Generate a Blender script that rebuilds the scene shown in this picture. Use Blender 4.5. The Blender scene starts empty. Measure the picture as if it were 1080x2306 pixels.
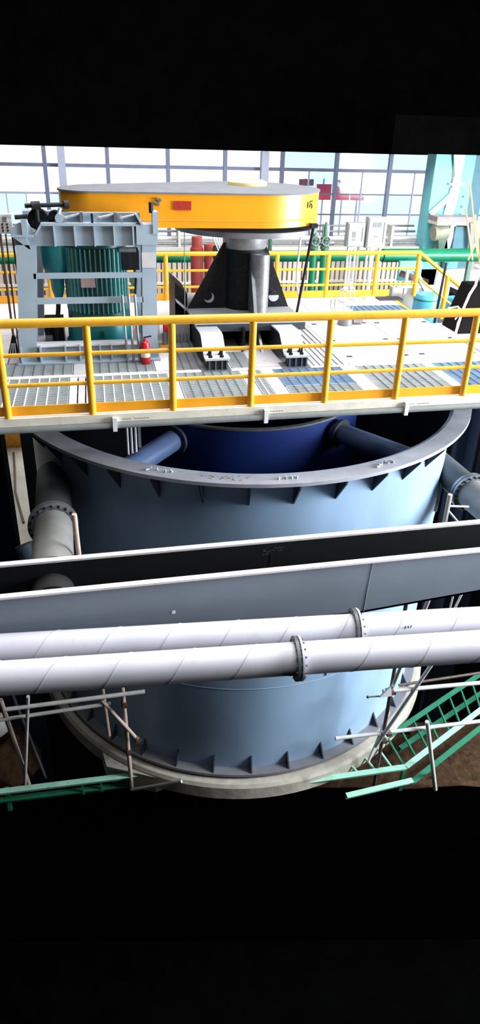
import bpy, math, random
from mathutils import Vector, Matrix, Quaternion

random.seed(7)
PI = math.pi
SC = bpy.context.scene
COL = SC.collection

# ------------------------------------------------------------------ camera
cam_data = bpy.data.cameras.new('camera')
cam = bpy.data.objects.new('camera', cam_data)
COL.objects.link(cam)
SC.camera = cam
FOC, YAW, PITCH, ROLL = 1504.12, 0.2158, 0.4752, 0.0318
fw = Vector((math.sin(YAW)*math.cos(PITCH), math.cos(YAW)*math.cos(PITCH), -math.sin(PITCH)))
rt = Vector((math.cos(YAW), -math.sin(YAW), 0.0))
up = rt.cross(fw)
r2 = math.cos(ROLL)*rt + math.sin(ROLL)*up
u2 = -math.sin(ROLL)*rt + math.cos(ROLL)*up
M = Matrix(((r2.x, u2.x, -fw.x), (r2.y, u2.y, -fw.y), (r2.z, u2.z, -fw.z))).to_4x4()
M.translation = Vector((-0.7922, -7.4476, 3.0759))
cam.matrix_world = M
cam_data.sensor_fit = 'VERTICAL'
cam_data.sensor_height = 36.0
cam_data.sensor_width = 36.0
cam_data.lens = FOC*36.0/2306.0
cam_data.shift_y = -(1153.0-1055.0)/2306.0
cam_data.clip_end = 300

# ------------------------------------------------------------------ light
w = bpy.data.worlds.new('overcast_sky')
SC.world = w
w.use_nodes = True
bg = w.node_tree.nodes['Background']
bg.inputs['Color'].default_value = (0.93, 0.975, 1.0, 1)
bg.inputs['Strength'].default_value = 1.55

def area(name, loc, target, sx, sy, power, color):
    L = bpy.data.lights.new(name, 'AREA')
    L.shape = 'RECTANGLE'; L.size = sx; L.size_y = sy
    L.energy = power; L.color = color
    o = bpy.data.objects.new(name, L); COL.objects.link(o)
    o.location = loc
    d = Vector(target)-Vector(loc)
    o.rotation_euler = d.to_track_quat('-Z', 'Y').to_euler()
    return o
area('roof_skylight', (3.0, 3.6, 8.6), (3.0, 3.6, 0), 12, 7.5, 2300, (1.0, 0.99, 0.98))
area('front_roof_skylight', (4.5, -4.4, 8.6), (4.5, -4.2, 0), 12, 4, 780, (0.97, 0.98, 1.0))
area('right_side_daylight', (13.8, -3.2, 1.7), (3.5, 0.4, -3.2), 5.5, 5.0, 5400, (0.90, 0.96, 1.0))

vs = SC.view_settings
SC.display_settings.display_device = 'sRGB'
vs.view_transform = 'Standard'
vs.look = 'None'
vs.exposure = 0.0
vs.gamma = 1.0
vs.use_curve_mapping = False

# ------------------------------------------------------------------ materials
def lin(c):
    c /= 255.0
    return c/12.92 if c <= 0.04045 else ((c+0.055)/1.055)**2.4

def mat(name, rgb, rough=0.6, metal=0.0, var=0.12, scale=6.0, bump=0.0, stretch=(1, 1, 1), spots=None, spot_amt=0.0, spot_scale=9.0, spec=0.5):
    m = bpy.data.materials.new(name); m.use_nodes = True
    nt = m.node_tree; b = nt.nodes['Principled BSDF']
    base = [lin(x) for x in rgb]
    b.inputs['Roughness'].default_value = rough
    b.inputs['Metallic'].default_value = metal
    b.inputs['Specular IOR Level'].default_value = spec
    tc = nt.nodes.new('ShaderNodeTexCoord'); mp = nt.nodes.new('ShaderNodeMapping')
    mp.inputs['Scale'].default_value = stretch
    nt.links.new(tc.outputs['Object'], mp.inputs['Vector'])
    nz = nt.nodes.new('ShaderNodeTexNoise')
    nz.inputs['Scale'].default_value = scale; nz.inputs['Detail'].default_value = 5
    nt.links.new(mp.outputs['Vector'], nz.inputs['Vector'])
    cr = nt.nodes.new('ShaderNodeValToRGB')
    cr.color_ramp.elements[0].position = 0.3; cr.color_ramp.elements[1].position = 0.7
    cr.color_ramp.elements[0].color = [max(0, x*(1-var)) for x in base]+[1]
    cr.color_ramp.elements[1].color = [min(1, x*(1+var)) for x in base]+[1]
    nt.links.new(nz.outputs['Fac'], cr.inputs['Fac'])
    out = cr.outputs['Color']
    if spots:
        n2 = nt.nodes.new('ShaderNodeTexNoise')
        n2.inputs['Scale'].default_value = spot_scale; n2.inputs['Detail'].default_value = 6
        n2.inputs['Roughness'].default_value = 0.65
        nt.links.new(mp.outputs['Vector'], n2.inputs['Vector'])
        c2 = nt.nodes.new('ShaderNodeValToRGB')
        c2.color_ramp.elements[0].position = 0.55; c2.color_ramp.elements[1].position = 0.72
        c2.color_ramp.elements[0].color = (0, 0, 0, 1); c2.color_ramp.elements[1].color = (spot_amt,)*3+(1,)
        nt.links.new(n2.outputs['Fac'], c2.inputs['Fac'])
        mx = nt.nodes.new('ShaderNodeMix'); mx.data_type = 'RGBA'
        nt.links.new(c2.outputs['Color'], mx.inputs['Factor'])
        nt.links.new(out, mx.inputs[6])
        mx.inputs[7].default_value = [lin(x) for x in spots]+[1]
        out = mx.outputs[2]
    nt.links.new(out, b.inputs['Base Color'])
    if bump:
        bp = nt.nodes.new('ShaderNodeBump'); bp.inputs['Strength'].default_value = bump
        bp.inputs['Distance'].default_value = 0.03
        nt.links.new(nz.outputs['Fac'], bp.inputs['Height'])
        nt.links.new(bp.outputs['Normal'], b.inputs['Normal'])
    return m

def glass_mat(name, rgb, amount):
    m = bpy.data.materials.new(name); m.use_nodes = True
    nt = m.node_tree; nt.nodes.clear()
    o = nt.nodes.new('ShaderNodeOutputMaterial'); mx = nt.nodes.new('ShaderNodeMixShader')
    t = nt.nodes.new('ShaderNodeBsdfTransparent'); g = nt.nodes.new('ShaderNodeBsdfGlossy')
    t.inputs['Color'].default_value = [lin(x) for x in rgb]+[1]
    g.inputs['Roughness'].default_value = 0.08
    nz = nt.nodes.new('ShaderNodeTexNoise'); nz.inputs['Scale'].default_value = 3
    mr = nt.nodes.new('ShaderNodeMapRange')
    mr.inputs['To Min'].default_value = amount*0.6; mr.inputs['To Max'].default_value = amount*1.4
    nt.links.new(nz.outputs['Fac'], mr.inputs['Value']); nt.links.new(mr.outputs['Result'], mx.inputs['Fac'])
    nt.links.new(t.outputs[0], mx.inputs[1]); nt.links.new(g.outputs[0], mx.inputs[2])
    nt.links.new(mx.outputs[0], o.inputs['Surface'])
    return m

MT = {}
MT['yellow'] = mat('rail_yellow_paint', (232, 170, 40), 0.42, var=0.08, scale=5, spots=(206, 136, 40), spot_amt=0.5, spot_scale=14)
MT['toe'] = mat('toe_board_orange_yellow', (240, 164, 26), 0.45, var=0.08, scale=4)
MT['cover'] = mat('pulley_cover_amber', (228, 150, 26), 0.36, var=0.07, scale=2.0, spots=(205, 130, 20), spot_amt=0.35, spot_scale=4)
MT['cover_top'] = mat('pulley_cover_dusty_top', (104, 107, 114), 0.8, var=0.10, scale=5, spots=(120, 118, 112), spot_amt=0.5, spot_scale=12)
MT['tank'] = mat('tank_blue_grey_paint', (146, 173, 202), 0.46, var=0.2, scale=0.9, stretch=(1, 1, 0.35), spots=(168, 190, 212), spot_amt=0.5, spot_scale=1.3)
MT['tank_blue'] = mat('tank_inner_blue_paint', (26, 54, 132), 0.5, var=0.15, scale=1.5)
MT['tank_shade'] = mat('tank_shaded_inside', (28, 34, 46), 0.75, var=0.2, scale=2)
MT['rim'] = mat('rim_flange_grey', (162, 164, 174), 0.55, var=0.10, scale=4, spots=(140, 140, 146), spot_amt=0.6, spot_scale=7)
MT['gusset'] = mat('gusset_dark_steel', (52, 60, 72), 0.6, var=0.15)
MT['pipe'] = mat('pipe_pale_grey_paint', (206, 206, 216), 0.45, var=0.06, scale=3, spots=(170, 170, 176), spot_amt=0.35, spot_scale=6)
MT['weld'] = mat('pipe_weld_grey', (176, 178, 188), 0.6, var=0.25, scale=5)
MT['column_grey'] = mat('grey_blue_column_paint', (52, 62, 72), 0.7, var=0.12)
MT['flange'] = mat('pipe_flange_steel', (96, 100, 104), 0.5, 0.3, var=0.2, scale=12)
MT['trough'] = mat('launder_grey_paint', (118, 127, 138), 0.55, var=0.06, scale=2)
MT['trough_in'] = mat('launder_black_inside', (16, 16, 18), 0.9, var=0.25, scale=4, spec=0.2)  # near-black colour for the inner faces and bottom of the launder
MT['lip'] = mat('launder_pale_lip', (226, 218, 216), 0.55, var=0.08, scale=9, spots=(170, 140, 130), spot_amt=0.4, spot_scale=16)
MT['frame'] = mat('motor_stand_grey_paint', (150, 166, 180), 0.5, var=0.06, scale=4)
MT['frame_dark'] = mat('motor_stand_dark_web', (74, 86, 100), 0.6, var=0.1)
MT['teal'] = mat('motor_teal_paint', (22, 132, 140), 0.4, var=0.12, scale=4)
MT['teal_dark'] = mat('motor_dark_teal_fins', (14, 78, 84), 0.42, var=0.12, scale=4)
MT['fin'] = mat('motor_fin_highlight', (100, 166, 166), 0.45, var=0.18, scale=9)  # paler teal puts highlights into the fin colour
MT['black'] = mat('black_steel', (19, 21, 27), 0.55, var=0.25, scale=6, spots=(90, 92, 96), spot_amt=0.3, spot_scale=16, spec=0.25)
MT['black_flat'] = mat('dark_rubber_and_shade', (20, 20, 22), 0.85, var=0.2)
MT['steel'] = mat('bare_steel', (138, 140, 144), 0.42, 0.55, var=0.2, scale=9, spots=(80, 80, 84), spot_amt=0.5, spot_scale=16)
MT['bracket'] = mat('pedestal_light_grey', (186, 190, 196), 0.5, var=0.08, scale=6)
MT['disc'] = mat('pulley_disc_grey', (120, 120, 126), 0.45, 0.2, var=0.1)
MT['plate'] = mat('deck_plate_pale', (222, 216, 218), 0.62, var=0.06, scale=3, spots=(178, 170, 172), spot_amt=0.45, spot_scale=5)
MT['plate_b'] = mat('deck_plate_grey', (190, 186, 190), 0.65, var=0.08, scale=3, spots=(140, 136, 138), spot_amt=0.5, spot_scale=6)
MT['grate'] = mat('grating_steel', (150, 158, 162), 0.55, 0.0, var=0.12, scale=5)
MT['grate_blue'] = mat('grating_blue_steel', (104, 134, 168), 0.55, 0.0, var=0.2, scale=3)
MT['grate_dark'] = mat('grating_dark_steel', (140, 142, 144), 0.6, 0.0, var=0.15, scale=5)
MT['cross_pale'] = mat('grating_pale_cross_bar', (206, 212, 212), 0.6, var=0.08)
MT['discharge'] = mat('discharge_pipe_grey', (124, 124, 122), 0.6, var=0.14, scale=4)
MT['nozzle'] = mat('nozzle_shaded_grey', (74, 76, 78), 0.65, var=0.2, scale=4)  # dark grey carries the shade that falls on the nozzles
MT['feed'] = mat('feed_pipe_dark_blue', (92, 114, 158), 0.4, var=0.12)
MT['cross'] = mat('grating_cross_bar', (78, 88, 96), 0.6, 0.1, var=0.12)
MT['cream'] = mat('deck_edge_cream', (226, 218, 202), 0.55, var=0.08, scale=5, spots=(176, 160, 140), spot_amt=0.5, spot_scale=9)
MT['edge_grey'] = mat('deck_edge_grey', (132, 136, 134), 0.55, var=0.1)
MT['dark_beam'] = mat('dark_structural_steel', (30, 34, 42), 0.7, var=0.2)
MT['navy'] = mat('navy_column_paint', (34, 42, 58), 0.65, var=0.15)
MT['white'] = mat('white_paint', (226, 228, 232), 0.5, var=0.05)
MT['offwhite'] = mat('weathered_white', (212, 210, 206), 0.6, var=0.08, scale=6)
MT['grey_box'] = mat('cabinet_grey', (156, 158, 158), 0.5, var=0.04)
MT['grey_dark'] = mat('cabinet_vent_grey', (120, 124, 128), 0.6, var=0.08)
MT['red'] = mat('extinguisher_red', (196, 24, 40), 0.35, var=0.1)
MT['label_cream'] = mat('paper_label_cream', (236, 226, 196), 0.6, var=0.05)
MT['red_plate'] = mat('red_name_plate', (158, 40, 30), 0.5, var=0.12, scale=20)
MT['pink_plate'] = mat('name_plate_rose', (176, 150, 152), 0.5, var=0.15, scale=20)
MT['red_pipe'] = mat('red_oxide_pipe', (172, 78, 74), 0.5, var=0.1)
MT['green'] = mat('green_pipe_paint', (22, 122, 84), 0.4, var=0.12)
MT['green_dark'] = mat('valve_green', (70, 108, 92), 0.45, var=0.2, scale=12)
MT['mint'] = mat('walkway_mint_paint', (150, 200, 178), 0.5, var=0.12, scale=5, spots=(74, 116, 98), spot_amt=0.5, spot_scale=8)
MT['mint_dark'] = mat('walkway_green_paint', (30, 106, 78), 0.55, var=0.15, scale=5)
MT['cyan'] = mat('cyan_column_paint', (116, 204, 214), 0.5, var=0.1, scale=2)
MT['barrel_blue'] = mat('barrel_light_blue', (84, 166, 200), 0.4, var=0.1)
MT['cyan_dark'] = mat('teal_column_paint', (70, 120, 136), 0.55, var=0.1)
MT['slat'] = mat('cladding_beige', (202, 190, 178), 0.6, var=0.08, scale=5)
MT['slat_b'] = mat('cladding_groove', (120, 108, 100), 0.7, var=0.1)
MT['mullion'] = mat('window_mullion_slate', (112, 118, 146), 0.55, var=0.08)
MT['mullion_pale'] = mat('window_column_lavender', (176, 180, 204), 0.55, var=0.05)
MT['banner_red'] = mat('banner_red', (226, 60, 84), 0.7, var=0.08)
MT['banner_dark'] = mat('banner_maroon', (150, 84, 100), 0.7, var=0.08)
MT['concrete'] = mat('concrete', (170, 164, 152), 0.9, var=0.16, scale=5, bump=0.25, spots=(112, 104, 94), spot_amt=0.5, spot_scale=4)
MT['pale_concrete'] = mat('pale_concrete', (232, 226, 214), 0.9, var=0.1, scale=2, spots=(190, 150, 120), spot_amt=0.5, spot_scale=1.5)
MT['soil'] = mat('brown_soil', (62, 45, 31), 0.95, var=0.45, scale=9, bump=0.8, spots=(60, 44, 30), spot_amt=0.8, spot_scale=14, spec=0.1)
MT['pit'] = mat('black_unlit_pit', (4, 4, 4), 1.0, var=0.3, scale=2, spec=0.0)  # black stands in for the unlit depth of the pit
MT['cladding'] = mat('black_unlit_cladding', (4, 4, 4), 1.0, var=0.3, scale=2, spec=0.0)  # unlit look of the upper hall put into a black base colour
MT['dark_wall'] = mat('dark_pit_wall', (24, 25, 27), 0.95, var=0.25, scale=1.5, spec=0.1)
MT['bamboo'] = mat('scaffold_tube_tan', (196, 172, 158), 0.6, var=0.16, scale=7, stretch=(1, 1, 0.4), spots=(130, 100, 84), spot_amt=0.5, spot_scale=6)
MT['bamboo_grey'] = mat('scaffold_tube_grey', (186, 184, 180), 0.55, var=0.12, scale=7)
MT['clamp'] = mat('scaffold_clamp_rust', (92, 74, 66), 0.6, 0.3, var=0.25, scale=14)
MT['maroon'] = mat('dark_maroon_sack', (11, 5, 7), 0.85, var=0.2, scale=5, spec=0.12)
MT['rope'] = mat('grey_rope', (196, 196, 204), 0.7, var=0.12, scale=20)
MT['khaki'] = mat('khaki_motor_paint', (150, 152, 132), 0.55, var=0.15, scale=4)
MT['brown_grey'] = mat('taupe_beam', (150, 142, 142), 0.6, var=0.08)
MT['sand_yellow'] = mat('pale_yellow_steel', (222, 204, 140), 0.55, var=0.1)
MT['orange'] = mat('orange_plate', (222, 150, 50), 0.55, var=0.2, scale=4)
MT['glass'] = glass_mat('clear_window_glass', (250, 252, 254), 0.015)
MT['glass_cyan'] = glass_mat('pale_cyan_window_glass', (226, 246, 250), 0.02)
MT['ink'] = mat('black_ink_mark', (24, 24, 26), 0.8, var=0.1)
MT['chalk'] = mat('grey_chalk_mark', (128, 128, 134), 0.9, var=0.2)

# ------------------------------------------------------------------ mesh helpers
class MB:
    def __init__(s):
        s.v = []; s.f = []
    def add(s, verts, faces):
        n = len(s.v); s.v += [Vector(a) for a in verts]
        s.f += [tuple(i+n for i in f) for f in faces]; return s
    def hexa(s, p):
        return s.add(p, [(0, 3, 2, 1), (4, 5, 6, 7), (0, 1, 5, 4), (1, 2, 6, 5), (2, 3, 7, 6), (3, 0, 4, 7)])
    def box(s, x0, x1, y0, y1, z0, z1):
        return s.hexa([(x0, y0, z0), (x1, y0, z0), (x1, y1, z0), (x0, y1, z0), (x0, y0, z1), (x1, y0, z1), (x1, y1, z1), (x0, y1, z1)])
    def bar(s, p, q, w, h, upv=(0, 0, 1)):
        p = Vector(p); q = Vector(q); d = (q-p).normalized(); u = Vector(upv)
        if abs(d.dot(u)) > 0.98: u = Vector((0, 1, 0))
        a = d.cross(u).normalized()*(w/2); b = a.cross(d).normalized()*(h/2)
        return s.hexa([p-a-b, p+a-b, q+a-b, q-a-b, p-a+b, p+a+b, q+a+b, q-a+b])
    def tube(s, p, q, r, r2=None, n=16, caps=True):
        return s.path([p, q], r, n, caps, r2)
    def path(s, pts, r, n=10, caps=True, r2=None):
        P = [Vector(a) for a in pts]; m = len(P)
        t = (P[1]-P[0]).normalized()
        a = t.cross(Vector((0, 0, 1)))
        if a.length < 1e-4: a = t.cross(Vector((0, 1, 0)))
        a.normalize()
        base = len(s.v); prev = t
        for i in range(m):
            if i == 0: t = (P[1]-P[0]).normalized()
            elif i == m-1: t = (P[i]-P[i-1]).normalized()
            else: t = ((P[i]-P[i-1]).normalized()+(P[i+1]-P[i]).normalized()).normalized()
            a = prev.rotation_difference(t) @ a; prev = t
            b = t.cross(a)
            rr = r if r2 is None else r+(r2-r)*i/(m-1)
            for k in range(n):
                g = 2*PI*k/n
                s.v.append(P[i]+(a*math.cos(g)+b*math.sin(g))*rr)
        for i in range(m-1):
            for k in range(n):
                k2 = (k+1) % n
                s.f.append((base+i*n+k, base+i*n+k2, base+(i+1)*n+k2, base+(i+1)*n+k))
        if caps:
            s.f.append(tuple(base+k for k in reversed(range(n))))
            s.f.append(tuple(base+(m-1)*n+k for k in range(n)))
        return s
    def lathe(s, prof, c=(0, 0, 0), n=48, closed=False, a0=0.0, a1=2*PI):
        base = len(s.v); m = len(prof); full = abs(a1-a0-2*PI) < 1e-6
        cnt = n if full else n+1
        for k in range(cnt):
            g = a0+(a1-a0)*k/n
            for (r, z) in prof:
                s.v.append(Vector((c[0]+r*math.cos(g), c[1]+r*math.sin(g), c[2]+z)))
        segs = m if closed else m-1
        for k in range(n):
            k2 = (k+1) % cnt
            for j in range(segs):
                j2 = (j+1) % m
                s.f.append((base+k*m+j, base+k2*m+j, base+k2*m+j2, base+k*m+j2))
        return s
    def ring(s, p, axis, ri, ro, th, n=28):
        ax = Vector(axis).normalized(); p = Vector(p)
        a = ax.cross(Vector((0, 0, 1)))
        if a.length < 1e-4: a = Vector((1, 0, 0))
        a.normalize(); b = ax.cross(a); base = len(s.v)
        for k in range(n):
            g = 2*PI*k/n; d = a*math.cos(g)+b*math.sin(g)
            for (r, h) in ((ri, -th/2), (ro, -th/2), (ro, th/2), (ri, th/2)):
                s.v.append(p+d*r+ax*h)
        for k in range(n):
            k2 = (k+1) % n
            for j in range(4):
                j2 = (j+1) % 4
                s.f.append((base+k*4+j, base+k2*4+j, base+k2*4+j2, base+k*4+j2))
        return s
    def prism(s, poly, vec):
        n = len(poly); vec = Vector(vec); P = [Vector(a) for a in poly]
        base = len(s.v); s.v += P+[a+vec for a in P]
        s.f.append(tuple(base+i for i in reversed(range(n)))); s.f.append(tuple(base+n+i for i in range(n)))
        for i in range(n):
            j = (i+1) % n
            s.f.append((base+i, base+j, base+n+j, base+n+i))
        return s
    def ball(s, c, r, n=10, sq=(1, 1, 1)):
        m = n//2+1; base = len(s.v); c = Vector(c)
        for i in range(m+1):
            th = PI*i/m
            for k in range(n):
                g = 2*PI*k/n
                s.v.append(c+Vector((r*sq[0]*math.sin(th)*math.cos(g), r*sq[1]*math.sin(th)*math.sin(g), r*sq[2]*math.cos(th))))
        for i in range(m):
            for k in range(n):
                k2 = (k+1) % n
                s.f.append((base+i*n+k, base+(i+1)*n+k, base+(i+1)*n+k2, base+i*n+k2))
        return s
    def build(s, name, m, root=None, parent=None, smooth=True, loc=None, kind=None, label=None):
        """root: the thing's Empty (its place is taken off the vertices); parent: a part, for sub-parts"""
        if loc is not None: L = Vector(loc)
        elif root is not None: L = Vector(root['place'])
        elif parent is not None: L = Vector(parent['place'])
        else:
            xs = [a.x for a in s.v]; ys = [a.y for a in s.v]; zs = [a.z for a in s.v]
            L = Vector(((min(xs)+max(xs))/2, (min(ys)+max(ys))/2, min(zs)))
        me = bpy.data.meshes.new(name)
        me.from_pydata([a-L for a in s.v], [], s.f)
        me.validate()
        me.materials.append(MT[m] if isinstance(m, str) else m)
        if smooth:
            me.polygons.foreach_set('use_smooth', [True]*len(me.polygons))
            me.set_sharp_from_angle(angle=math.radians(32))
        me.update()
        o = bpy.data.objects.new(name, me); COL.objects.link(o)
        o['place'] = tuple(L)
        if root is not None: o.parent = root
        elif parent is not None: o.parent = parent
        else: o.location = L
        if kind: o['kind'] = kind
        if label: o['label'] = label
        return o

def thing(name, label, cat, loc, group=None):
    o = bpy.data.objects.new(name, None); COL.objects.link(o)
    o.empty_display_size = 0.1
    o.location = loc; o['place'] = tuple(loc)
    o['label'] = label; o['category'] = cat
    if group: o['group'] = group
    return o
def tag(o, label, cat, group=None):
    o['label'] = label; o['category'] = cat
    if group: o['group'] = group
    return o
def struct(o):
    o['kind'] = 'structure'; return o
def again(src, off, rz=0.0, parent=None):
    o = src.copy(); COL.objects.link(o)
    o.parent = parent if parent is not None else src.parent
    o.location = src.location+Vector(off); o.rotation_euler = (0, 0, rz)
    return o

# ================================================================== SETTING
# pit floor round the tank: ends at the edge of an added black trench in the foreground
def ground_mesh():
    b = MB(); nx, ny = 60, 26
    e0 = Vector((-7.0, 1.62)); e1 = Vector((16.0, -2.58))
    for j in range(ny+1):
        for i in range(nx+1):
            x = -7.0+23.0*i/nx
            ye = e0.y+(e1.y-e0.y)*i/nx
            y = ye+(8.2-ye)*(j/ny)**1.7
            h = 0.0
            if x > 3.6 or x < -2.0: h = random.uniform(-0.05, 0.06)
            b.v.append(Vector((x, y, -7.2+h)))
    for j in range(ny):
        for i in range(nx):
            a = j*(nx+1)+i; c = b.v[a]
            if -2.85 < c.x < -1.3 or (c.x > 3.4 and c.y > 0.75): continue  # gaps open onto the black pit in place of shaded ground
            b.f.append((a, a+1, a+nx+2, a+nx+1))
    return b
struct(ground_mesh().build('floor', 'soil'))
struct(MB().hexa([(-7, 1.66, -12), (16, -2.54, -12), (16, -2.48, -12), (-7, 1.72, -12), (-7, 1.66, -7.26), (16, -2.54, -7.26), (16, -2.48, -7.26), (-7, 1.72, -7.26)]).build('wall_added_trench', 'pit'))
struct(MB().box(-16, 20, -14, 8.5, -12.3, -12.0).build('floor_added_trench', 'pit'))  # trench floor and wall added so the view past the ground edge stays dark
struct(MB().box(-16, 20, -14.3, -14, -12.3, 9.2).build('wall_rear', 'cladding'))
struct(MB().box(-10.3, -10, -14, 16.4, -12.3, 9.2).build('wall_left', 'dark_wall'))
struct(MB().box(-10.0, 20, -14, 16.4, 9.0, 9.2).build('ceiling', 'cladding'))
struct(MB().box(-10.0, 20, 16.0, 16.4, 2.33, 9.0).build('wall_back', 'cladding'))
lb = MB().box(-2.9, 16, 8.2, 8.5, -12.0, -0.9).build('wall_back_blocker', 'dark_wall'); struct(lb)  # wall added to keep light from behind off the area beside the tank
struct(MB().box(7.6, 7.9, 1.2, 8.2, -12.0, -0.4).build('wall_right_blocker', 'dark_wall'))  # wall added to block the side light from the alcove under the deck
struct(MB().box(-10.0, 20, 8.2, 30, -7.4, -7.2).build('floor_apron', 'pale_concrete'))

# window wall at y = 16
WZ0, WZT = -0.3, 2.33
xs_m = [-5.96, -4.05, -2.14, -0.23, 1.67, 3.53, 5.45, 7.33, 9.25, 11.15, 13.05]
for k in range(len(xs_m)-1):
    xa, xb = xs_m[k], xs_m[k+1]
    root = bpy.data.objects.new('window_%d' % (k+1), None); COL.objects.link(root)
    root.location = ((xa+xb)/2, 16.0, WZ0); root['place'] = tuple(root.location); root['kind'] = 'structure'
    MB().box(xa-0.06, xa+0.06, 15.93, 16.07, WZ0, WZT).build('mullion', 'mullion', root)
    MB().box(xa+0.06, xb-0.06, 15.95, 16.05, 1.75, 1.85).build('transom', 'mullion', root)
    MB().box(xa+0.06, xb-0.06, 16.0, 16.012, 1.85, WZT).build('pane', 'glass_cyan' if k >= 6 else 'glass', root)
    if k >= 6:
        xm = [xa+0.06+(xb-xa-0.12)*t for t in (0, 0.5, 1)]
        zs = [WZ0, 0.40, 1.05, 1.75]
        MB().box(xm[1]-0.02, xm[1]+0.02, 15.97, 16.03, WZ0, 1.75).build('glazing_bar', 'mullion_pale', root)
        for zz in zs[1:3]:
            MB().box(xm[0], xm[1]-0.02, 15.975, 16.025, zz-0.022, zz+0.022).build('glazing_bar', 'mullion', root)
            MB().box(xm[1]+0.02, xm[2], 15.975, 16.025, zz-0.022, zz+0.022).build('glazing_bar', 'mullion', root)
        for j in range(3):
            for i in range(2):
                MB().box(xm[i]+0.02, xm[i+1]-0.02, 16.0, 16.012, zs[j]+0.022, zs[j+1]-0.022).build('pane', 'glass_cyan' if (i+j+k) % 3 == 0 else 'glass', root)
    else:
        MB().box(xa+0.06, xb-0.06, 15.975, 16.025, 0.96, 1.02).build('glazing_bar', 'mullion_pale', root)
        MB().box(xa+0.06, xb-0.06, 16.0, 16.012, 1.02, 1.75).build('pane', 'glass', root)
        if k < 3:
            n = 3
            for i in range(n):
                a = xa+0.06+(xb-xa-0.12)*i/n; c = xa+0.06+(xb-xa-0.12)*(i+1)/n
                MB().box(a+0.015, c-0.015, 16.0, 16.012, WZ0, 0.96).build('pane', 'glass_cyan' if i != 2 else 'glass', root)
                if i: MB().box(a-0.015, a+0.015, 15.98, 16.02, WZ0, 0.96).build('glazing_bar', 'mullion_pale', root)
        else:
            MB().box(xa+0.06, xb-0.06, 16.0, 16.012, WZ0, 0.96).build('pane', 'glass', root)
for i, (x, wd, m) in enumerate(((-1.62, 0.11, 'mullion_pale'), (4.78, 0.12, 'mullion_pale'))):
    struct(MB().box(x-wd, x+wd, 15.6, 15.85, -0.9, WZT).build('trim_%d' % (i+1), m))
struct(MB().box(-10, 20, 9.9, 16.2, -0.9, -0.3).build('floor_rear_gallery', 'offwhite'))

# red and white banner boards outside the glass
br = thing('banner_board', 'red and white banner strip seen through the window glass', 'banner', (8.6, 18.0, -0.3))
for (x0, x1, z0, z1, m) in ((6.65, 7.2, 1.16, 1.38, 'banner_dark'), (7.33, 7.9, 0.68, 1.22, 'banner_red'), (8.07, 8.62, 0.68, 1.37, 'banner_red'), (8.68, 9.2, 0.68, 1.12, 'banner_red')):
    MB().box(x0, x1, 17.98, 18.02, z0, z1).build('banner_panel', m, br)
MB().prism([(8.1, 17.975, 1.37), (8.62, 17.975, 1.02), (8.62, 17.975, 1.37)], (0, -0.01, 0)).build('banner_stripe', 'banner_dark', br)
MB().prism([(8.07, 17.974, 1.20), (8.62, 17.974, 0.86), (8.62, 17.974, 1.0), (8.07, 17.974, 1.34)], (0, -0.012, 0)).build('banner_stripe', 'white', br)
MB().box(8.68, 9.2, 17.98, 18.02, 1.18, 1.26).build('banner_panel', 'cyan_dark', br)
for x in (6.9, 7.6, 8.35, 8.95):
    MB().box(x-0.03, x+0.03, 18.02, 18.06, -7.2, 1.4).build('post', 'mullion_pale', br)

# ================================================================== TANK
TX, TY = 1.571, 3.434
TB = -6.40
tank = thing('agitator_tank', 'large open cylindrical blue-grey steel tank under the platform', 'tank', (TX, TY, TB))
A0 = -PI
shell = MB().lathe([(3.6, TB+0.02), (3.6, -0.9), (3.55, -0.9), (3.55, TB+0.06), (0.0, TB+0.06)], (TX, TY, 0), 160)
shell.build('shell', 'tank', tank)
MB().lathe([(3.545, -0.93), (3.54, -5.9), (0.01, -5.9)], (TX, TY, 0), 128).build('inner_shade_skin', 'tank_shade', tank)  # dark skin inside the shell, the deck's shade put into its colour
for (zs, rr) in ((-2.75, 3.603), (-4.6, 3.603)):
    MB().lathe([(rr, zs-0.008), (rr+0.005, zs), (rr, zs+0.008)], (TX, TY, 0), 160).build('weld_seam', 'tank', tank)
MB().ring((TX, TY, -0.905), (0, 0, 1), 3.6, 3.874, 0.05, 160).build('rim_flange', 'rim', tank)
MB().ring((TX, TY, TB+0.045), (0, 0, 1), 3.6, 3.76, 0.05, 160).build('base_flange', 'disc', tank)
g = MB().prism([(TX+3.6, TY-0.011, -0.93), (TX+3.85, TY-0.011, -0.93), (TX+3.85, TY-0.011, -0.98), (TX+3.6, TY-0.011, -1.34)], (0, 0.022, 0)).build('rim_gusset', 'gusset', tank)
g.rotation_euler.z = math.radians(-90.5)
for k in range(-8, 9):
    if k: again(g, (0, 0, 0), math.radians(-90.5+9.5*k))
g = MB().prism([(TX+3.6, TY-0.012, TB+0.07), (TX+3.74, TY-0.012, TB+0.07), (TX+3.6, TY-0.012, TB+0.33)], (0, 0.024, 0)).build('base_gusset', 'gusset', tank)
g.rotation_euler.z = math.radians(-96.7)
for k in range(-8, 9):
    if k: again(g, (0, 0, 0), math.radians(-96.7+9.62*k))
MB().lathe([(2.05, -3.6), (2.05, -0.95), (2.02, -0.95), (2.02, -3.6)], (TX, TY, 0), 96).build('draft_tube', 'tank_blue', tank)
MB().ring((TX, TY, -0.955), (0, 0, 1), 2.0, 2.07, 0.03, 96).build('draft_tube_lip', 'steel', tank)
for ang in (-130.0, -55.0):
    a = math.radians(ang); d = Vector((math.cos(a), math.sin(a), 0)); c = Vector((TX, TY, -1.22))
    pp = MB().tube(c+d*2.03, c+d*3.56, 0.165, n=24).build('feed_pipe', 'feed', tank)
    MB().ring(c+d*2.16, d, 0.165, 0.235, 0.05, 24).build('pipe_flange', 'gusset', parent=pp)
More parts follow.
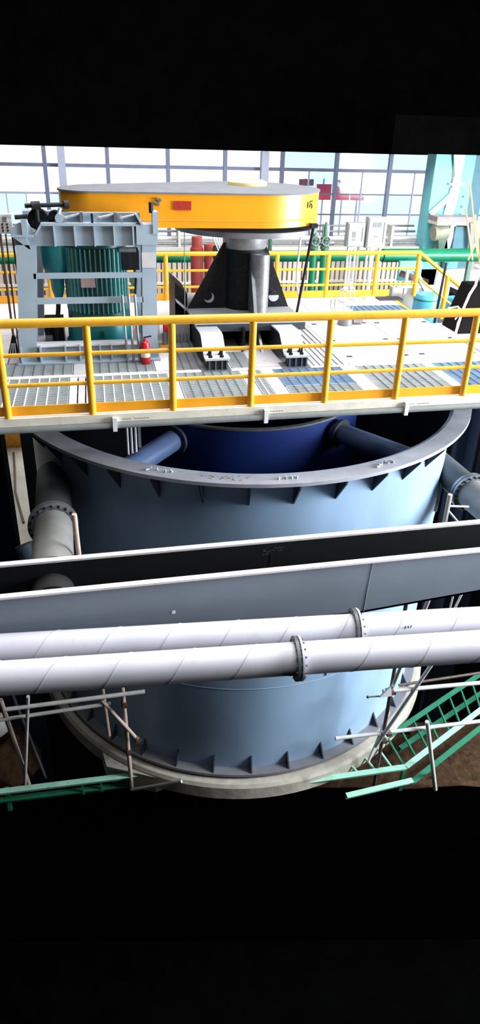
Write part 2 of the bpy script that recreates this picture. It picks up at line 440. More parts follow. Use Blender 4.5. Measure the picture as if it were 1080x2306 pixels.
# outlet nozzles, left and right
for (p, q, f) in (((-1.63, 1.75, -1.68), (-1.55, 0.12, -1.54), None), ((4.68, 1.95, -1.98), (4.76, 0.86, -2.0), None)):
    P = Vector(p); Q = Vector(q); d = (Q-P).normalized()
    nz = MB().tube(P, Q-d*0.03, 0.24, n=32).build('outlet_nozzle', 'nozzle', tank)
    MB().ring(Q-d*0.035, d, 0.245, 0.315, 0.045, 32).build('nozzle_flange', 'steel', parent=nz)
# rim bolt clusters and scuffed writing
for ang in (-117.0, -92.0, -70.5):
    a = math.radians(ang); cx = TX+3.73*math.cos(a); cy = TY+3.73*math.sin(a)
    b = MB()
    for i in range(4):
        px = cx+0.16*(i-2)/2*math.cos(a+PI/2)+random.uniform(-.02, .02); py = cy+0.16*(i-2)/2*math.sin(a+PI/2)+random.uniform(-.03, .03)
        b.tube((px, py, -0.89), (px, py, -0.84), 0.013, n=8)
        b.bar((px, py, -0.87), (px+random.uniform(-.07, .07), py+random.uniform(-.07, .07), -0.86), 0.018, 0.018)
    b.build('rim_bolts', 'bracket', tank, kind='stuff')
b = MB()
for i in range(26):
    a = math.radians(-109.5+random.uniform(0, 9.5)); r = random.uniform(3.67, 3.80); t = random.uniform(0.015, 0.06); a2 = random.uniform(0, PI)
    p = Vector((TX+r*math.cos(a), TY+r*math.sin(a), -0.879)); b.bar(p, p+Vector((t*math.cos(a2), t*math.sin(a2)*.6, 0)), 0.016, 0.002)
b.build('scuffed_marks', 'chalk', tank, kind='stuff', label='illegible grey chalk scuffs on the rim')
MB().box(2.29, 2.305, -0.165+0.06, -0.10+0.02, -4.55, -4.1).build('lifting_lug', 'gusset', tank)
MB().bar((4.55, 1.35, -1.95), (4.4, 1.15, -2.5), 0.05, 0.05).build('cleat', 'steel', tank)

# concrete plinth
pl = thing('concrete_plinth', 'round weathered concrete plinth below the steel tank', 'plinth', (TX, TY, -7.2))
MB().lathe([(0.01, -6.43), (3.86, -6.43), (3.9, -6.48), (3.92, -6.70), (0.01, -6.70)], (TX, TY, 0), 96).build('ring', 'concrete', pl)
MB().prism([(-1.18, 0.42, -6.5), (-0.4, 0.06, -6.5), (0.6, 0.3, -6.5), (-1.0, 1.5, -6.5), (-1.3, 1.0, -6.5)], (0, 0, -0.36)).build('corner_block', 'concrete', pl)

# ================================================================== PLATFORM
deck = thing('steel_platform', 'pale steel platform deck of plates and gratings over the tank', 'platform', (1.0, 2.8, 0.0))
DX0, DX1 = -3.4, 5.04
holes = []
def plate(x0, x1, y0, y1, m='plate', slots=()):
    g_ = 0.009
    o = MB().box(x0+g_, x1-g_, y0+g_, y1-g_, -0.03, 0.0).build('deck_plate', m, deck)
    for (sx, sy) in slots:
        MB().box(sx-0.045, sx+0.045, sy-0.028, sy+0.028, -0.002, 0.0035).build('lifting_slot', 'black_flat', parent=o)
    return o
def grating(x0, x1, y0, y1, m='grate', cross=0.125, cm='cross'):
    fr = MB()
    fr.box(x0, x0+0.014, y0, y1, -0.035, 0.0); fr.box(x1-0.014, x1, y0, y1, -0.035, 0.0)
    fr.box(x0, x1, y0, y0+0.014, -0.035, 0.0); fr.box(x0, x1, y1-0.014, y1, -0.035, 0.0)
    o = fr.build('grating', m, deck)
    b = MB(); n = max(2, int((y1-y0)/0.032))
    for i in range(1, n):
        y = y0+(y1-y0)*i/n
        b.box(x0, x1, y-0.009, y+0.009, -0.035, -0.003)
    b.build('bearing_bars', m, parent=o, kind='stuff', smooth=False)
    b = MB(); n = max(2, round((x1-x0)/cross))
    for i in range(1, n):
        x = x0+(x1-x0)*i/n
        b.box(x-0.007, x+0.007, y0, y1, -0.03, 0.003)
    b.build('cross_bars', cm, parent=o, kind='stuff', smooth=False)
    return o
plate(DX0, DX1, 0.0, 0.12, 'plate')
# front row
row = [(-3.4, -2.24, 'g'), (-2.24, -2.14, 'p'), (-2.14, -1.24, 'g'), (-1.24, -1.13, 'p'), (-1.13, -1.03, 'b'), (-1.03, -0.92, 'p'), (-0.92, 0.05, 'g'), (0.05, 0.19, 'p'), (0.19, 1.06, 'u'), (1.06, 1.2, 'b'), (1.2, 1.36, 'g'), (1.36, 1.56, 'p'), (1.56, 2.56, 'm'), (2.56, 2.8, 'p'), (2.8, 3.84, 'u'), (3.84, 4.0, 'p'), (4.0, 5.04, 'v')]
for (a, c, t) in row:
    if t == 'g': grating(a, c, 0.12, 1.34, cm='cross_pale')
    elif t == 'u': grating(a, c, 0.12, 1.34, 'grate')
    elif t == 'v': grating(a, c, 0.12, 1.34, 'grate_blue')
    elif t == 'm':
        grating(a, c, 0.12, 0.66, 'grate'); grating(a, c, 0.66, 1.34, 'grate_blue')
    else: plate(a, c, 0.12, 1.34, 'plate' if t == 'p' else 'plate_b')
plate(DX0, 0.17, 1.34, 1.46)
plate(0.17, 2.1, 1.34, 1.46); plate(2.1, DX1, 1.34, 1.42)
# second row, left
plate(DX0, -2.12, 1.46, 2.02); grating(-2.12, -1.2, 1.46, 2.02); plate(-1.2, -0.96, 1.46, 2.02, 'plate_b'); grating(-0.96, -0.08, 1.46, 2.02)
plate(-0.08, 0.2, 1.46, 3.0, 'plate')
grating(0.2, 0.66, 1.46, 2.6, 'grate_dark'); grating(0.2, 0.66, 2.6, 3.7, 'grate')
plate(DX0, -2.1, 2.02, 3.8); plate(-2.1, -0.08, 2.02, 3.8, 'plate_b')
plate(DX0, -1.2, 3.8, 5.62); plate(-1.2, 0.2, 3.8, 5.62); plate(-0.08, 0.2, 3.0, 3.8)
plate(0.66, 1.0, 1.46, 2.4); grating(1.0, 1.3, 1.46, 2.2, 'grate'); plate(1.3, 2.12, 1.46, 2.4, 'plate_b'); plate(1.0, 1.3, 2.2, 2.4)
plate(0.66, 2.12, 2.4, 3.7, 'plate_b')
grating(2.12, 2.74, 1.42, 2.6, 'plate', cross=0.09); grating(2.12, 2.74, 2.6, 3.7, 'plate', cross=0.09)
plate(0.2, 1.4, 3.7, 5.62); plate(1.4, 2.74, 3.7, 5.62)
for (x0, x1, ss) in ((2.74, 3.92, 0), (3.92, 5.04, 1)):
    for (y0, y1) in ((1.42, 2.27), (2.27, 3.28), (3.28, 4.3)):
        sl = [(x0+0.14, y0+0.34), (x1-0.12, y0+0.34)] if ss == 0 else [(x0+0.12, y0+0.32), (x1-0.1, y0+0.3)]
        if y0 < 2: sl = [(x0+0.13, y0+0.36), (x1-0.15, y0+0.33)]
        plate(x0, x1, y0, y1, 'plate', sl)
plate(2.74, 3.92, 4.3, 5.62); grating(3.92, 5.0, 4.36, 4.86, 'grate_blue'); plate(3.92, 5.04, 4.86, 5.62); plate(3.92, 5.04, 4.3, 4.36)
plate(5.06, 6.3, 0.0, 1.9, 'plate_b'); plate(5.06, 6.3, 1.9, 3.5, 'plate_b')
# edge and girders
MB().box(DX0, 6.3, -0.05, -0.004, -0.085, 0.012).build('edge_angle', 'cream', deck)
MB().tube((DX0, -0.045, -0.128), (6.3, -0.045, -0.128), 0.042, n=14).build('edge_pipe', 'edge_grey', deck)
for y in (0.9, 2.3, 3.75, 5.5):
    MB().box(DX0, 6.3 if y < 3 else 5.04, y-0.07, y+0.07, -0.4, -0.04).build('girder', 'dark_beam', deck)
for x in (-2.2, 0.12, 2.7, 5.05):
    MB().box(x-0.05, x+0.05, 0.23, 5.43, -0.3, -0.04).build('joist', 'dark_beam', deck)
for (x, y) in ((-0.7, -0.08), (1.13, -0.08), (2.98, -0.08)):
    MB().box(x-0.025, x+0.025, -0.10, -0.045, -0.19, -0.02).build('edge_clip', 'white', deck)
b = MB()
for x0 in (-0.6, 1.05, 3.0):
    for i in range(9):
        if i not in (3,): b.box(x0+0.035*i, x0+0.035*i+0.02, -0.0525, -0.049, -0.06, -0.05)
b.build('stencil_marks', 'chalk', deck, kind='stuff', label='small illegible stencilled marks on the cream edge')

# platform columns below
MB_ = MB().box(-3.05, -2.37, 2.2, 2.6, -12.0, -0.4).build('steel_column', 'navy'); tag(MB_, 'dark steel column at far left below the platform', 'column')
c2 = thing('steel_column', 'navy H-section steel column right of the tank rim', 'column', (6.07, 3.1, -12.0))
MB().box(5.78, 6.36, 3.2, 3.26, -12.0, -0.42).build('flange', 'navy', c2)
MB().box(6.05, 6.11, 2.95, 3.2, -12.0, -0.42).build('web', 'navy', c2)
c3 = MB().box(6.92, 7.5, 4.0, 4.4, -12.0, -0.6).build('steel_column', 'column_grey'); tag(c3, 'grey-blue column behind the navy column at right edge', 'column')

# ------------------------------------------------------------------ guard rails
def post_row(root, xs, y, h, r, name='post'):
    first = None
    for x in xs:
        if first is None:
            first = MB().tube((x, y, 0.0), (x, y, h), r, n=14).build(name, 'yellow', root); x0 = x
        else: again(first, (x-x0, 0, 0))
gr = thing('guard_rail', 'yellow tubular guard rail along the near platform edge', 'railing', (1.0, 0.0, 0.0))
post_row(gr, [-1.892+0.9454*i for i in range(-1, 9)], 0.0, 1.07, 0.043)
MB().tube((-3.3, 0, 1.1), (6.2, 0, 1.1), 0.052, n=16).build('top_rail', 'yellow', gr)
MB().tube((-3.3, 0, 0.745), (6.2, 0, 0.745), 0.025, n=12).build('mid_rail', 'yellow', gr)
MB().tube((-3.3, 0, 0.395), (6.2, 0, 0.395), 0.025, n=12).build('mid_rail', 'yellow', gr)
MB().box(-3.3, 6.2, 0.03, 0.045, 0.015, 0.13).build('toe_board', 'toe', gr)
bk = thing('guard_rail', 'yellow guard rail along the far platform edge with sloping stair handrail', 'railing', (2.0, 5.6, 0.0))
post_row(bk, [-2.7, -1.65, -0.6, 0.5, 1.6, 2.68, 3.73, 4.76, 5.66], 5.6, 0.86, 0.045)
MB().tube((-3.3, 5.6, 0.87), (5.68, 5.6, 0.87), 0.042, n=12).build('top_rail', 'yellow', bk)
for z in (0.56, 0.25): MB().tube((-3.3, 5.6, z), (5.66, 5.6, z), 0.024, n=10).build('mid_rail', 'yellow', bk)
MB().box(-3.3, 5.1, 5.585, 5.6, 0.01, 0.14).build('toe_board', 'toe', bk)
MB().tube((5.66, 5.6, 0.87), (6.8, 5.6, 0.1), 0.04, n=12).build('handrail', 'yellow', bk)
MB().tube((5.66, 5.6, 0.40), (6.8, 5.6, -0.37), 0.024, n=10).build('mid_rail', 'yellow', bk)
MB().tube((6.37, 5.6, -0.5), (6.37, 5.6, 0.38), 0.045, n=12).build('post', 'yellow', bk)
MB().bar((5.2, 5.6, -0.15), (6.95, 5.6, -1.3), 0.05, 0.22).build('stair_stringer', 'yellow', bk)

# ================================================================== DRIVE: motor stand
st = thing('motor_stand', 'grey welded steel stand round the teal motor', 'machine stand', (-0.95, 2.5, 0.0))
def leg(x0b, x1b, x0t, x1t, y0, y1, z1):
    b = MB()
    b.hexa([(x0b, y0, 0.0), (x1b, y0, 0.0), (x1b, y0+0.03, 0.0), (x0b, y0+0.03, 0.0), (x0t, y0, z1), (x1t, y0, z1), (x1t, y0+0.03, z1), (x0t, y0+0.03, z1)])
    xm, xn = (x0b+x1b)/2, (x0t+x1t)/2
    b.hexa([(xm-.02, y0+.03, 0), (xm+.02, y0+.03, 0), (xm+.02, y1, 0), (xm-.02, y1, 0), (xn-.02, y0+.03, z1), (xn+.02, y0+.03, z1), (xn+.02, y1, z1), (xn-.02, y1, z1)])
    b.hexa([(x0b, y1, 0.0), (x1b, y1, 0.0), (x1b, y1+0.03, 0.0), (x0b, y1+0.03, 0.0), (x0t, y1, z1), (x1t, y1, z1), (x1t, y1+0.03, z1), (x0t, y1+0.03, z1)])
    return b
leg(-1.93, -1.70, -1.80, -1.55, 2.0, 2.22, 1.60).build('leg', 'frame', st)
leg(-0.22, 0.0, -0.17, 0.02, 2.0, 2.22, 1.60).build('leg', 'frame', st)
leg(-1.90, -1.68, -1.78, -1.55, 3.4, 3.6, 1.60).build('leg', 'frame', st)
leg(-0.22, 0.0, -0.17, 0.02, 3.4, 3.6, 1.60).build('leg', 'frame', st)
# top beam: web, flanges and stiffeners
MB().prism([(-1.82, 2.06, 1.58), (0.03, 2.06, 1.58), (0.03, 2.06, 1.84), (-1.44, 2.06, 1.84), (-1.55, 2.06, 1.70), (-1.82, 2.06, 1.70)], (0, 0.025, 0)).build('top_beam', 'frame', st)
MB().box(-1.46, -0.24, 1.98, 2.22, 1.84, 1.875).build('top_flange', 'frame', st)
MB().box(-1.84, -1.54, 1.98, 2.22, 1.70, 1.725).build('top_flange', 'frame', st)
MB().bar((-1.55, 2.1, 1.71), (-1.45, 2.1, 1.86), 0.24, 0.025).build('top_flange', 'frame', st)
MB().box(-0.24, 0.04, 1.98, 2.24, 1.60, 1.86).build('corner_plate', 'frame', st)
MB().box(-0.02, 0.05, 1.96, 2.2, 1.74, 2.02).build('corner_lug', 'frame', st)
rb = MB().box(-1.31, -1.29, 1.985, 2.06, 1.58, 1.84).build('stiffener', 'frame', st)
for dx in (0.26, 0.515, 0.77, 1.02): again(rb, (dx, 0, 0))
MB().prism([(-1.82, 2.0, 1.70), (-1.66, 2.0, 1.70), (-1.62, 2.0, 1.55), (-1.64, 2.0, 1.55)], (0, 0.06, 0)).build('stiffener', 'frame', st)
for (y0, y1) in ((3.4, 3.6),):
    MB().box(-1.8, 0.03, y0, y1, 1.58, 1.86).build('rear_beam', 'frame', st)
MB().box(-1.8, -1.6, 2.22, 3.4, 1.6, 1.8).build('side_beam', 'frame', st)
MB().box(-0.14, 0.02, 2.22, 3.4, 1.6, 1.8).build('side_beam', 'frame', st)
for (z, h) in ((1.2, 0.07), (0.865, 0.08)):
    MB().box(-1.62, -0.18, 2.0, 2.05, z-h/2, z+h/2).build('cross_bar', 'frame', st)
MB().box(-1.66, -0.19, 2.0, 2.08, 0.52, 0.575).build('cross_bar', 'frame', st)
MB().box(-1.68, -0.21, 2.03, 2.14, 0.215, 0.265).build('base_ledge', 'white', st)
MB().box(-1.93, 0.02, 2.06, 2.09, 0.0, 0.22).build('base_web', 'frame', st)
MB().box(-1.95, 0.03, 1.90, 2.12, 0.002, 0.022).build('base_flange', 'frame', st)
rb = MB().box(-1.905, -1.885, 1.93, 2.06, 0.02, 0.24).build('base_rib', 'frame', st)
for dx in (0.26, 0.60, 0.80, 1.08, 1.24, 1.45): again(rb, (dx, 0, 0))
MB().box(-0.18, 0.0, 1.985, 2.0, 1.30, 1.50).build('patch_plate', 'plate_b', st)
# bolts and tensioning screws on the stand top
b = MB()
for (x, s) in ((-1.16, 1), (-0.72, -1), (-0.42, -1)):
    b.tube((x, 2.06, 1.93), (x+0.22, 2.12, 1.97), 0.02, n=8); b.tube((x-.02, 2.06, 1.925), (x+.01, 2.06, 1.93), 0.04, n=6)
    b.box(x+0.20, x+0.24, 2.05, 2.2, 1.875, 2.0)
b.build('clamp_screws', 'steel', st)
MB().box(-1.2, -0.22, 2.13, 2.2, 1.875, 1.99).build('slide_rail', 'frame', st)
MB().box(-0.82, -0.79, 2.0, 2.04, 1.86, 1.99).build('stop_bolt', 'black', st)
MB().bar((-0.23, 2.05, 1.99), (-0.16, 2.05, 1.86), 0.2, 0.03).build('slide_rail_end', 'frame', st)
MB().tube((-0.03, 2.05, 2.0), (-0.03, 2.05, 2.13), 0.03, n=8).build('lug_bolt', 'black', st)
# motor
mo = thing('electric_motor', 'teal vertical electric motor with cooling fins inside the grey stand', 'motor', (-0.80, 2.85, 0.0))
MX, MY = -0.80, 2.85
MB().lathe([(0.0, 0.02), (0.50, 0.02), (0.50, 0.10), (0.47, 0.12), (0.47, 0.36), (0.42, 0.50), (0.0, 0.50)], (MX, MY, 0), 40).build('base_housing', 'teal', mo)
MB().lathe([(0.0, 0.40), (0.45, 0.40), (0.45, 0.56), (0.40, 0.58), (0.40, 1.46), (0.44, 1.48), (0.44, 1.56), (0.0, 1.56)], (MX, MY, 0), 40).build('body', 'teal_dark', mo)
f0 = MB().box(MX+0.395, MX+0.455, MY-0.007, MY+0.007, 0.57, 1.47).build('cooling_fin', 'fin', mo)
for k in range(1, 40): again(f0, (0, 0, 0), 2*PI*k/40)
MB().box(MX-0.22, MX-0.02, MY-0.475, MY-0.45, 0.96, 1.10).build('name_plate', 'pink_plate', mo, label='rose coloured rating plate')
MB().box(MX+0.38, MX+0.62, MY-0.28, MY+0.1, 1.16, 1.42).build('terminal_box', 'black', mo)
MB().tube((MX+0.34, MY-0.32, 1.45), (MX+0.58, MY-0.32, 1.45), 0.035, n=10).build('cable_gland', 'steel', mo)
MB().path([(MX+0.55, MY-0.15, 1.2), (MX+0.57, MY-0.18, 1.0), (MX+0.55, MY-0.2, 0.8)], 0.02).build('cable', 'black', mo)
MB().box(MX-0.66, MX-0.3, MY+0.14, MY+0.4, 1.14, 1.5).build('blower_box', 'black', mo)
MB().box(MX+0.0, MX+0.06, MY-0.50, MY-0.46, 0.26, 0.33).build('lifting_eye', 'teal_dark', mo)
MB().lathe([(0, 1.56), (0.24, 1.56), (0.24, 1.78), (0, 1.78)], (MX, MY, 0), 24).build('shaft_hub', 'black', mo)
# teal conical bowl beside the motor
bo = thing('lubricator_bowl', 'teal conical bowl hanging left of the finned motor', 'lubricator', (-1.36, 2.75, 1.0))
MB().lathe([(0.0, 1.56), (0.19, 1.56), (0.19, 1.22), (0.15, 1.08), (0.10, 1.0), (0.09, 0.86), (0.05, 0.72), (0.0, 0.72)], (-1.36, 2.75, 0), 24).build('bowl', 'teal', bo)
MB().ring((-1.36, 2.75, 1.10), (0, 0, 1), 0.13, 0.17, 0.025, 20).build('clamp_ring', 'teal_dark', bo)
MB().path([(-1.37, 2.74, 0.74), (-1.38, 2.74, 0.6), (-1.44, 2.72, 0.2), (-1.45, 2.72, 0.0)], 0.035).build('drain_hose', 'black_flat', bo)
MB().box(-1.64, -1.50, 2.7, 2.85, 1.5, 1.6).build('hanger', 'frame_dark', bo)
MB().bar((-1.6, 2.75, 1.55), (-1.3, 2.75, 1.57), 0.06, 0.05).build('hanger', 'frame_dark', bo)
fo = thing('oil_pump', 'small dark pump low inside the stand left of motor base', 'pump', (-1.42, 2.75, 0.0))
MB().box(-1.62, -1.34, 2.86, 3.2, 0.0, 0.38).build('body', 'black', fo)
MB().tube((-1.60, 2.66, 0.14), (-1.5, 2.66, 0.14), 0.07, n=12).build('barrel', 'frame_dark', fo)
MB().prism([(-1.5, 2.62, 0.1), (-1.46, 2.62, 0.04), (-1.33, 2.62, 0.04), (-1.3, 2.62, 0.1), (-1.34, 2.62, 0.08), (-1.45, 2.62, 0.08)], (0, 0.03, 0)).build('foot', 'steel', fo)

# tension gear at top left of the stand
tg = thing('belt_tensioner', 'dark belt tensioner with guard and cross shaft on stand corner', 'tensioner', (-1.62, 2.1, 1.72))
MB().tube((-1.64, 2.1, 2.07), (-1.12, 2.2, 2.08), 0.028, n=12).build('shaft', 'black', tg)
MB().tube((-1.56, 2.09, 2.07), (-1.45, 2.11, 2.075), 0.055, n=12).build('collar', 'black', tg)
MB().tube((-1.16, 2.18, 2.08), (-1.10, 2.20, 2.08), 0.055, n=12).build('knob', 'black', tg)
MB().tube((-1.50, 2.1, 1.72), (-1.50, 2.1, 2.06), 0.035, n=12).build('stem', 'black', tg)
MB().tube((-1.50, 2.14, 1.90), (-1.50, 2.30, 1.90), 0.13, n=24).build('sheave', 'black', tg)
MB().box(-1.58, -1.2, 2.1, 2.3, 1.80, 1.90).build('carriage', 'black', tg)
MB().tube((-1.28, 2.1, 1.92), (-1.28, 2.25, 1.92), 0.09, n=20).build('sheave', 'black', tg)
MB().prism([(-1.84, 2.02, 1.725)]+[(-1.70+0.14*math.cos(PI-PI*i/10), 2.02, 1.725+0.15*math.sin(PI*i/10)) for i in range(11)], (0, 0.04, 0)).build('half_guard', 'frame', tg)
MB().box(-1.70, -1.63, 1.99, 2.02, 1.72, 1.92).build('guard_strap', 'frame', tg)
MB().bar((-1.26, 2.04, 1.88), (-1.20, 2.08, 2.05), 0.04, 0.03).build('bracket', 'frame', tg)
MB().tube((-1.78, 2.1, 1.93), (-1.62, 2.1, 1.94), 0.03, n=10).build('screw', 'black', tg)
MB().tube((-1.22, 2.02, 1.93), (-1.22, 2.08, 1.93), 0.055, n=16).build('pivot', 'frame', tg)
# control box
cb = thing('control_box', 'white push-button box on thin posts left of the stand', 'control box', (-1.85, 2.2, 0.0))
MB().box(-2.01, -1.83, 2.15, 2.25, 1.72, 1.96).build('box', 'white', cb)
MB().box(-1.94, -1.89, 2.14, 2.15, 1.87, 1.93).build('display', 'grey_dark', cb)
b0 = MB().tube((-1.95, 2.15, 1.84), (-1.95, 2.135, 1.84), 0.012, n=10).build('button', 'ink', cb)
for (dx, dz) in ((0.06, 0.0), (0.0, -0.04), (0.06, -0.04), (0.0, -0.08), (0.06, -0.08)): again(b0, (dx, 0, dz))
MB().tube((-1.95, 2.2, 0.0), (-1.93, 2.2, 1.74), 0.010, n=8).build('post', 'clamp', cb)
MB().tube((-1.83, 2.2, 0.0), (-1.85, 2.2, 1.74), 0.012, n=8).build('post', 'clamp', cb)
# left leaning rods and cable tray behind the stand's left leg
ro = MB().tube((-2.05, 2.6, 0.0), (-2.06, 2.7, 1.72), 0.016, n=8).build('leaning_rod', 'clamp'); tag(ro, 'brown rod leaning beside the control box post', 'rod')
ts = thing('slotted_bracket', 'small dark slotted bracket on deck left of stand base', 'bracket', (-2.06, 2.35, 0.0))
MB().prism([(-2.13, 2.3, 0.0), (-1.96, 2.3, 0.0), (-2.0, 2.36, 0.3), (-2.04, 2.36, 0.3)], (0, 0.03, 0)).build('plate', 'black', ts)
for i in range(3): MB().bar((-2.09+0.04*i, 2.295, 0.04), (-2.05+0.02*i, 2.325, 0.2), 0.014, 0.006).build('slot', 'white', ts)

# conduits in front of the motor
b = MB().path([(-0.47, 1.93, 0.95), (-0.46, 1.90, 0.6), (-0.44, 1.87, 0.0)], 0.018, 8).build('conduit_pipe', 'steel')
tag(b, 'grey conduit rising from the grating, leftmost of the three', 'conduit', 'conduits before the motor')
for i, wd in ((1, 'middle'), (2, 'rightmost')):
    o = again(b, (0.085*i, 0, 0)); tag(o, 'grey conduit rising from the grating, %s of the three' % wd, 'conduit', 'conduits before the motor')
# fire extinguisher
ex = thing('fire_extinguisher', 'red fire extinguisher with cream label by the stand leg', 'fire extinguisher', (-0.19, 1.82, 0.0))
MB().lathe([(0, 0.0), (0.062, 0.0), (0.066, 0.01), (0.066, 0.27), (0.05, 0.31), (0.022, 0.33), (0.022, 0.36), (0, 0.36)], (-0.19, 1.82, 0), 24).build('cylinder', 'red', ex)
MB().lathe([(0.0668, 0.10), (0.0672, 0.105), (0.0672, 0.21), (0.0668, 0.215)], (-0.19, 1.82, 0), 24).build('label_band', 'label_cream', ex)
MB().bar((-0.21, 1.82, 0.375), (-0.10, 1.80, 0.40), 0.02, 0.015).build('handle', 'black', ex)
MB().path([(-0.20, 1.80, 0.36), (-0.25, 1.77, 0.34), (-0.265, 1.76, 0.22)], 0.010, 8).build('hose', 'black_flat', ex)
ex2 = thing('hand_lamp', 'red-topped grey tube standing behind the third rail post', 'lamp', (0.17, 2.6, 0.0))
MB().tube((0.17, 2.6, 0.24), (0.17, 2.6, 0.44), 0.05, n=16).build('cap', 'red', ex2)
MB().tube((0.17, 2.6, 0.02), (0.17, 2.6, 0.24), 0.045, n=16).build('tube', 'steel', ex2)
MB().box(0.08, 0.26, 2.52, 2.68, 0.0, 0.03).build('foot', 'orange', ex2)
MB().box(0.08, 0.13, 2.5, 2.52, 0.24, 0.36).build('tag', 'white', ex2)
jb = thing('junction_box', 'pale green-grey ribbed box on deck left of the pedestal', 'box', (0.40, 2.9, 0.0))
MB().box(0.28, 0.58, 2.8, 3.0, 0.0, 0.34).build('box', 'grey_box', jb)
for i in range(5): MB().box(0.30+0.055*i, 0.325+0.055*i, 2.78, 2.8, 0.02, 0.14).build('rib', 'grey_dark', jb)

# ================================================================== DRIVE: pedestal and pulley cover
PX, PY = 1.55, 3.43
pd = thing('drive_pedestal', 'black gusseted pedestal with pale feet carrying the yellow cover', 'pedestal', (PX, PY, 0.0))
MB().lathe([(0.33, 0.40), (0.33, 1.62), (0, 1.62)], (PX, PY, 0), 40).build('column', 'black', pd)
MB().lathe([(0.34, 1.34), (0.35, 1.36), (0.35, 1.62), (0.33, 1.62)], (PX, PY, 0), 40).build('collar', 'steel', pd)
# triangular gussets left, right, front
gl = MB().prism([(0.62, PY-0.12, 0.40), (PX-0.30, PY-0.12, 0.40), (PX-0.30, PY-0.12, 1.42), (PX-0.36, PY-0.12, 1.42)], (0, 0.05, 0)).build('gusset', 'black', pd)
gr_ = MB().prism([(PX+0.28, PY-0.12, 0.40), (2.30, PY-0.12, 0.40), (PX+0.34, PY-0.12, 1.36), (PX+0.28, PY-0.12, 1.36)], (0, 0.05, 0)).build('gusset', 'black', pd)
MB().tube((0.96, PY-0.125, 0.575), (0.96, PY-0.13, 0.575), 0.085, n=24).build('gusset_hole', 'bracket', parent=gl)
MB().tube((2.04, PY-0.125, 0.575), (2.04, PY-0.13, 0.575), 0.085, n=24).build('gusset_hole', 'bracket', parent=gr_)
MB().tube((0.935, PY-0.131, 0.605), (0.935, PY-0.134, 0.605), 0.075, n=24).build('gusset_hole', 'black_flat', parent=gl)
MB().prism([(2.04+0.084*math.cos(PI*i/10), PY-0.132, 0.595+0.064*math.sin(PI*i/10)) for i in range(11)], (0, -0.003, 0)).build('gusset_hole', 'black_flat', parent=gr_)
MB().prism([(PX+0.02, 2.62, 0.40), (PX+0.02, 3.14, 0.40), (PX+0.02, 3.14, 1.36)], (0.05, 0, 0)).build('front_gusset', 'steel', pd)
MB().tube((PX+0.17, 3.02, 0.40), (PX+0.17, 3.02, 1.3), 0.15, n=24).build('side_pipe', 'steel', pd)
# base plate
MB().box(0.60, 2.32, 2.32, 4.4, 0.355, 0.40).build('base_plate', 'bracket', pd)
MB().box(0.62, 2.30, 2.30, 2.32, 0.29, 0.40).build('base_apron', 'gusset', pd)
# two long box beams with bent front feet
for x0 in (0.60, 1.76):
    x1 = x0+0.32
    b = MB()
    prof = [(4.6, 0.0), (4.6, 0.35), (2.02, 0.35), (1.95, 0.375), (1.80, 0.37), (1.54, 0.165), (1.46, 0.14), (1.46, 0.125), (1.62, 0.10), (1.85, 0.02), (2.2, 0.0)]
    b.prism([(x0, y, z) for (y, z) in prof], (0.03, 0, 0))
    b.prism([(x1-0.03, y, z) for (y, z) in prof], (0.03, 0, 0))
    beam = b.build('side_web', 'black', pd)
    top = MB()
    tp = [(2.30, 0.375), (2.03, 0.395), (1.90, 0.40), (1.79, 0.385), (1.54, 0.19)]
    for i in range(4):
        (ya, za), (yb, zb) = tp[i], tp[i+1]
        top.hexa([(x0, yb, zb-.02), (x1, yb, zb-.02), (x1, ya, za-.02), (x0, ya, za-.02), (x0, yb, zb), (x1, yb, zb), (x1, ya, za), (x0, ya, za)])
    top.build('foot_top_plate', 'bracket', pd)
    fp = MB().box(x0+0.0, x1+0.03, 1.36, 1.58, 0.15, 0.18).build('foot_flange', 'bracket', pd)
    MB().box(x0+0.04, x1, 1.40, 1.54, 0.012, 0.15).build('foot_block', 'navy', pd)
    r0 = MB().box(x0+0.05, x0+0.07, 1.375, 1.40, 0.012, 0.15).build('foot_rib', 'frame_dark', pd)
    for dx in (0.09, 0.18, 0.25): again(r0, (dx, 0, 0))
    b0 = MB().tube((x0+0.08, 1.42, 0.18), (x0+0.08, 1.42, 0.27), 0.016, n=8).tube((x0+0.08, 1.42, 0.18), (x0+0.08, 1.42, 0.205), 0.03, n=6).build('anchor_bolt', 'black', pd)
    for (dx, dy) in ((0.16, 0), (0.0, 0.11), (0.16, 0.11)): again(b0, (dx, dy, 0))
    MB().box(x0-0.05, x1+0.05, 1.34, 1.60, 0.0, 0.012).build('foot_pad', 'steel', pd)
MB().box(0.92, 1.76, 2.9, 3.0, 0.0, 0.355).build('cross_web', 'black', pd)
MB().box(1.30, 1.34, 2.2, 2.9, 0.02, 0.355).build('cross_web', 'black', pd)
MB().prism([(1.58, 2.6, 0.35), (1.58, 2.1, 0.0), (1.58, 2.6, 0.0)], (0.04, 0, 0)).build('diagonal_web', 'steel', pd)
MB().prism([(0.42, 4.3, 0.0), (0.62, 4.3, 0.0), (0.62, 4.3, 0.62), (0.42, 4.3, 0.8)], (0, -0.9, 0)).build('rear_wing', 'black', pd)
MB().prism([(0.405, 4.3, 0.82), (0.62, 4.3, 0.64), (0.62, 4.3, 0.62), (0.42, 4.3, 0.80)], (0.02, -1.0, -0.3)).build('wing_cap', 'bracket', pd)
MB().ring((PX, PY, 1.66), (0, 0, 1), 0.2, 1.12, 0.075, 64).build('pulley_disc', 'disc', pd)

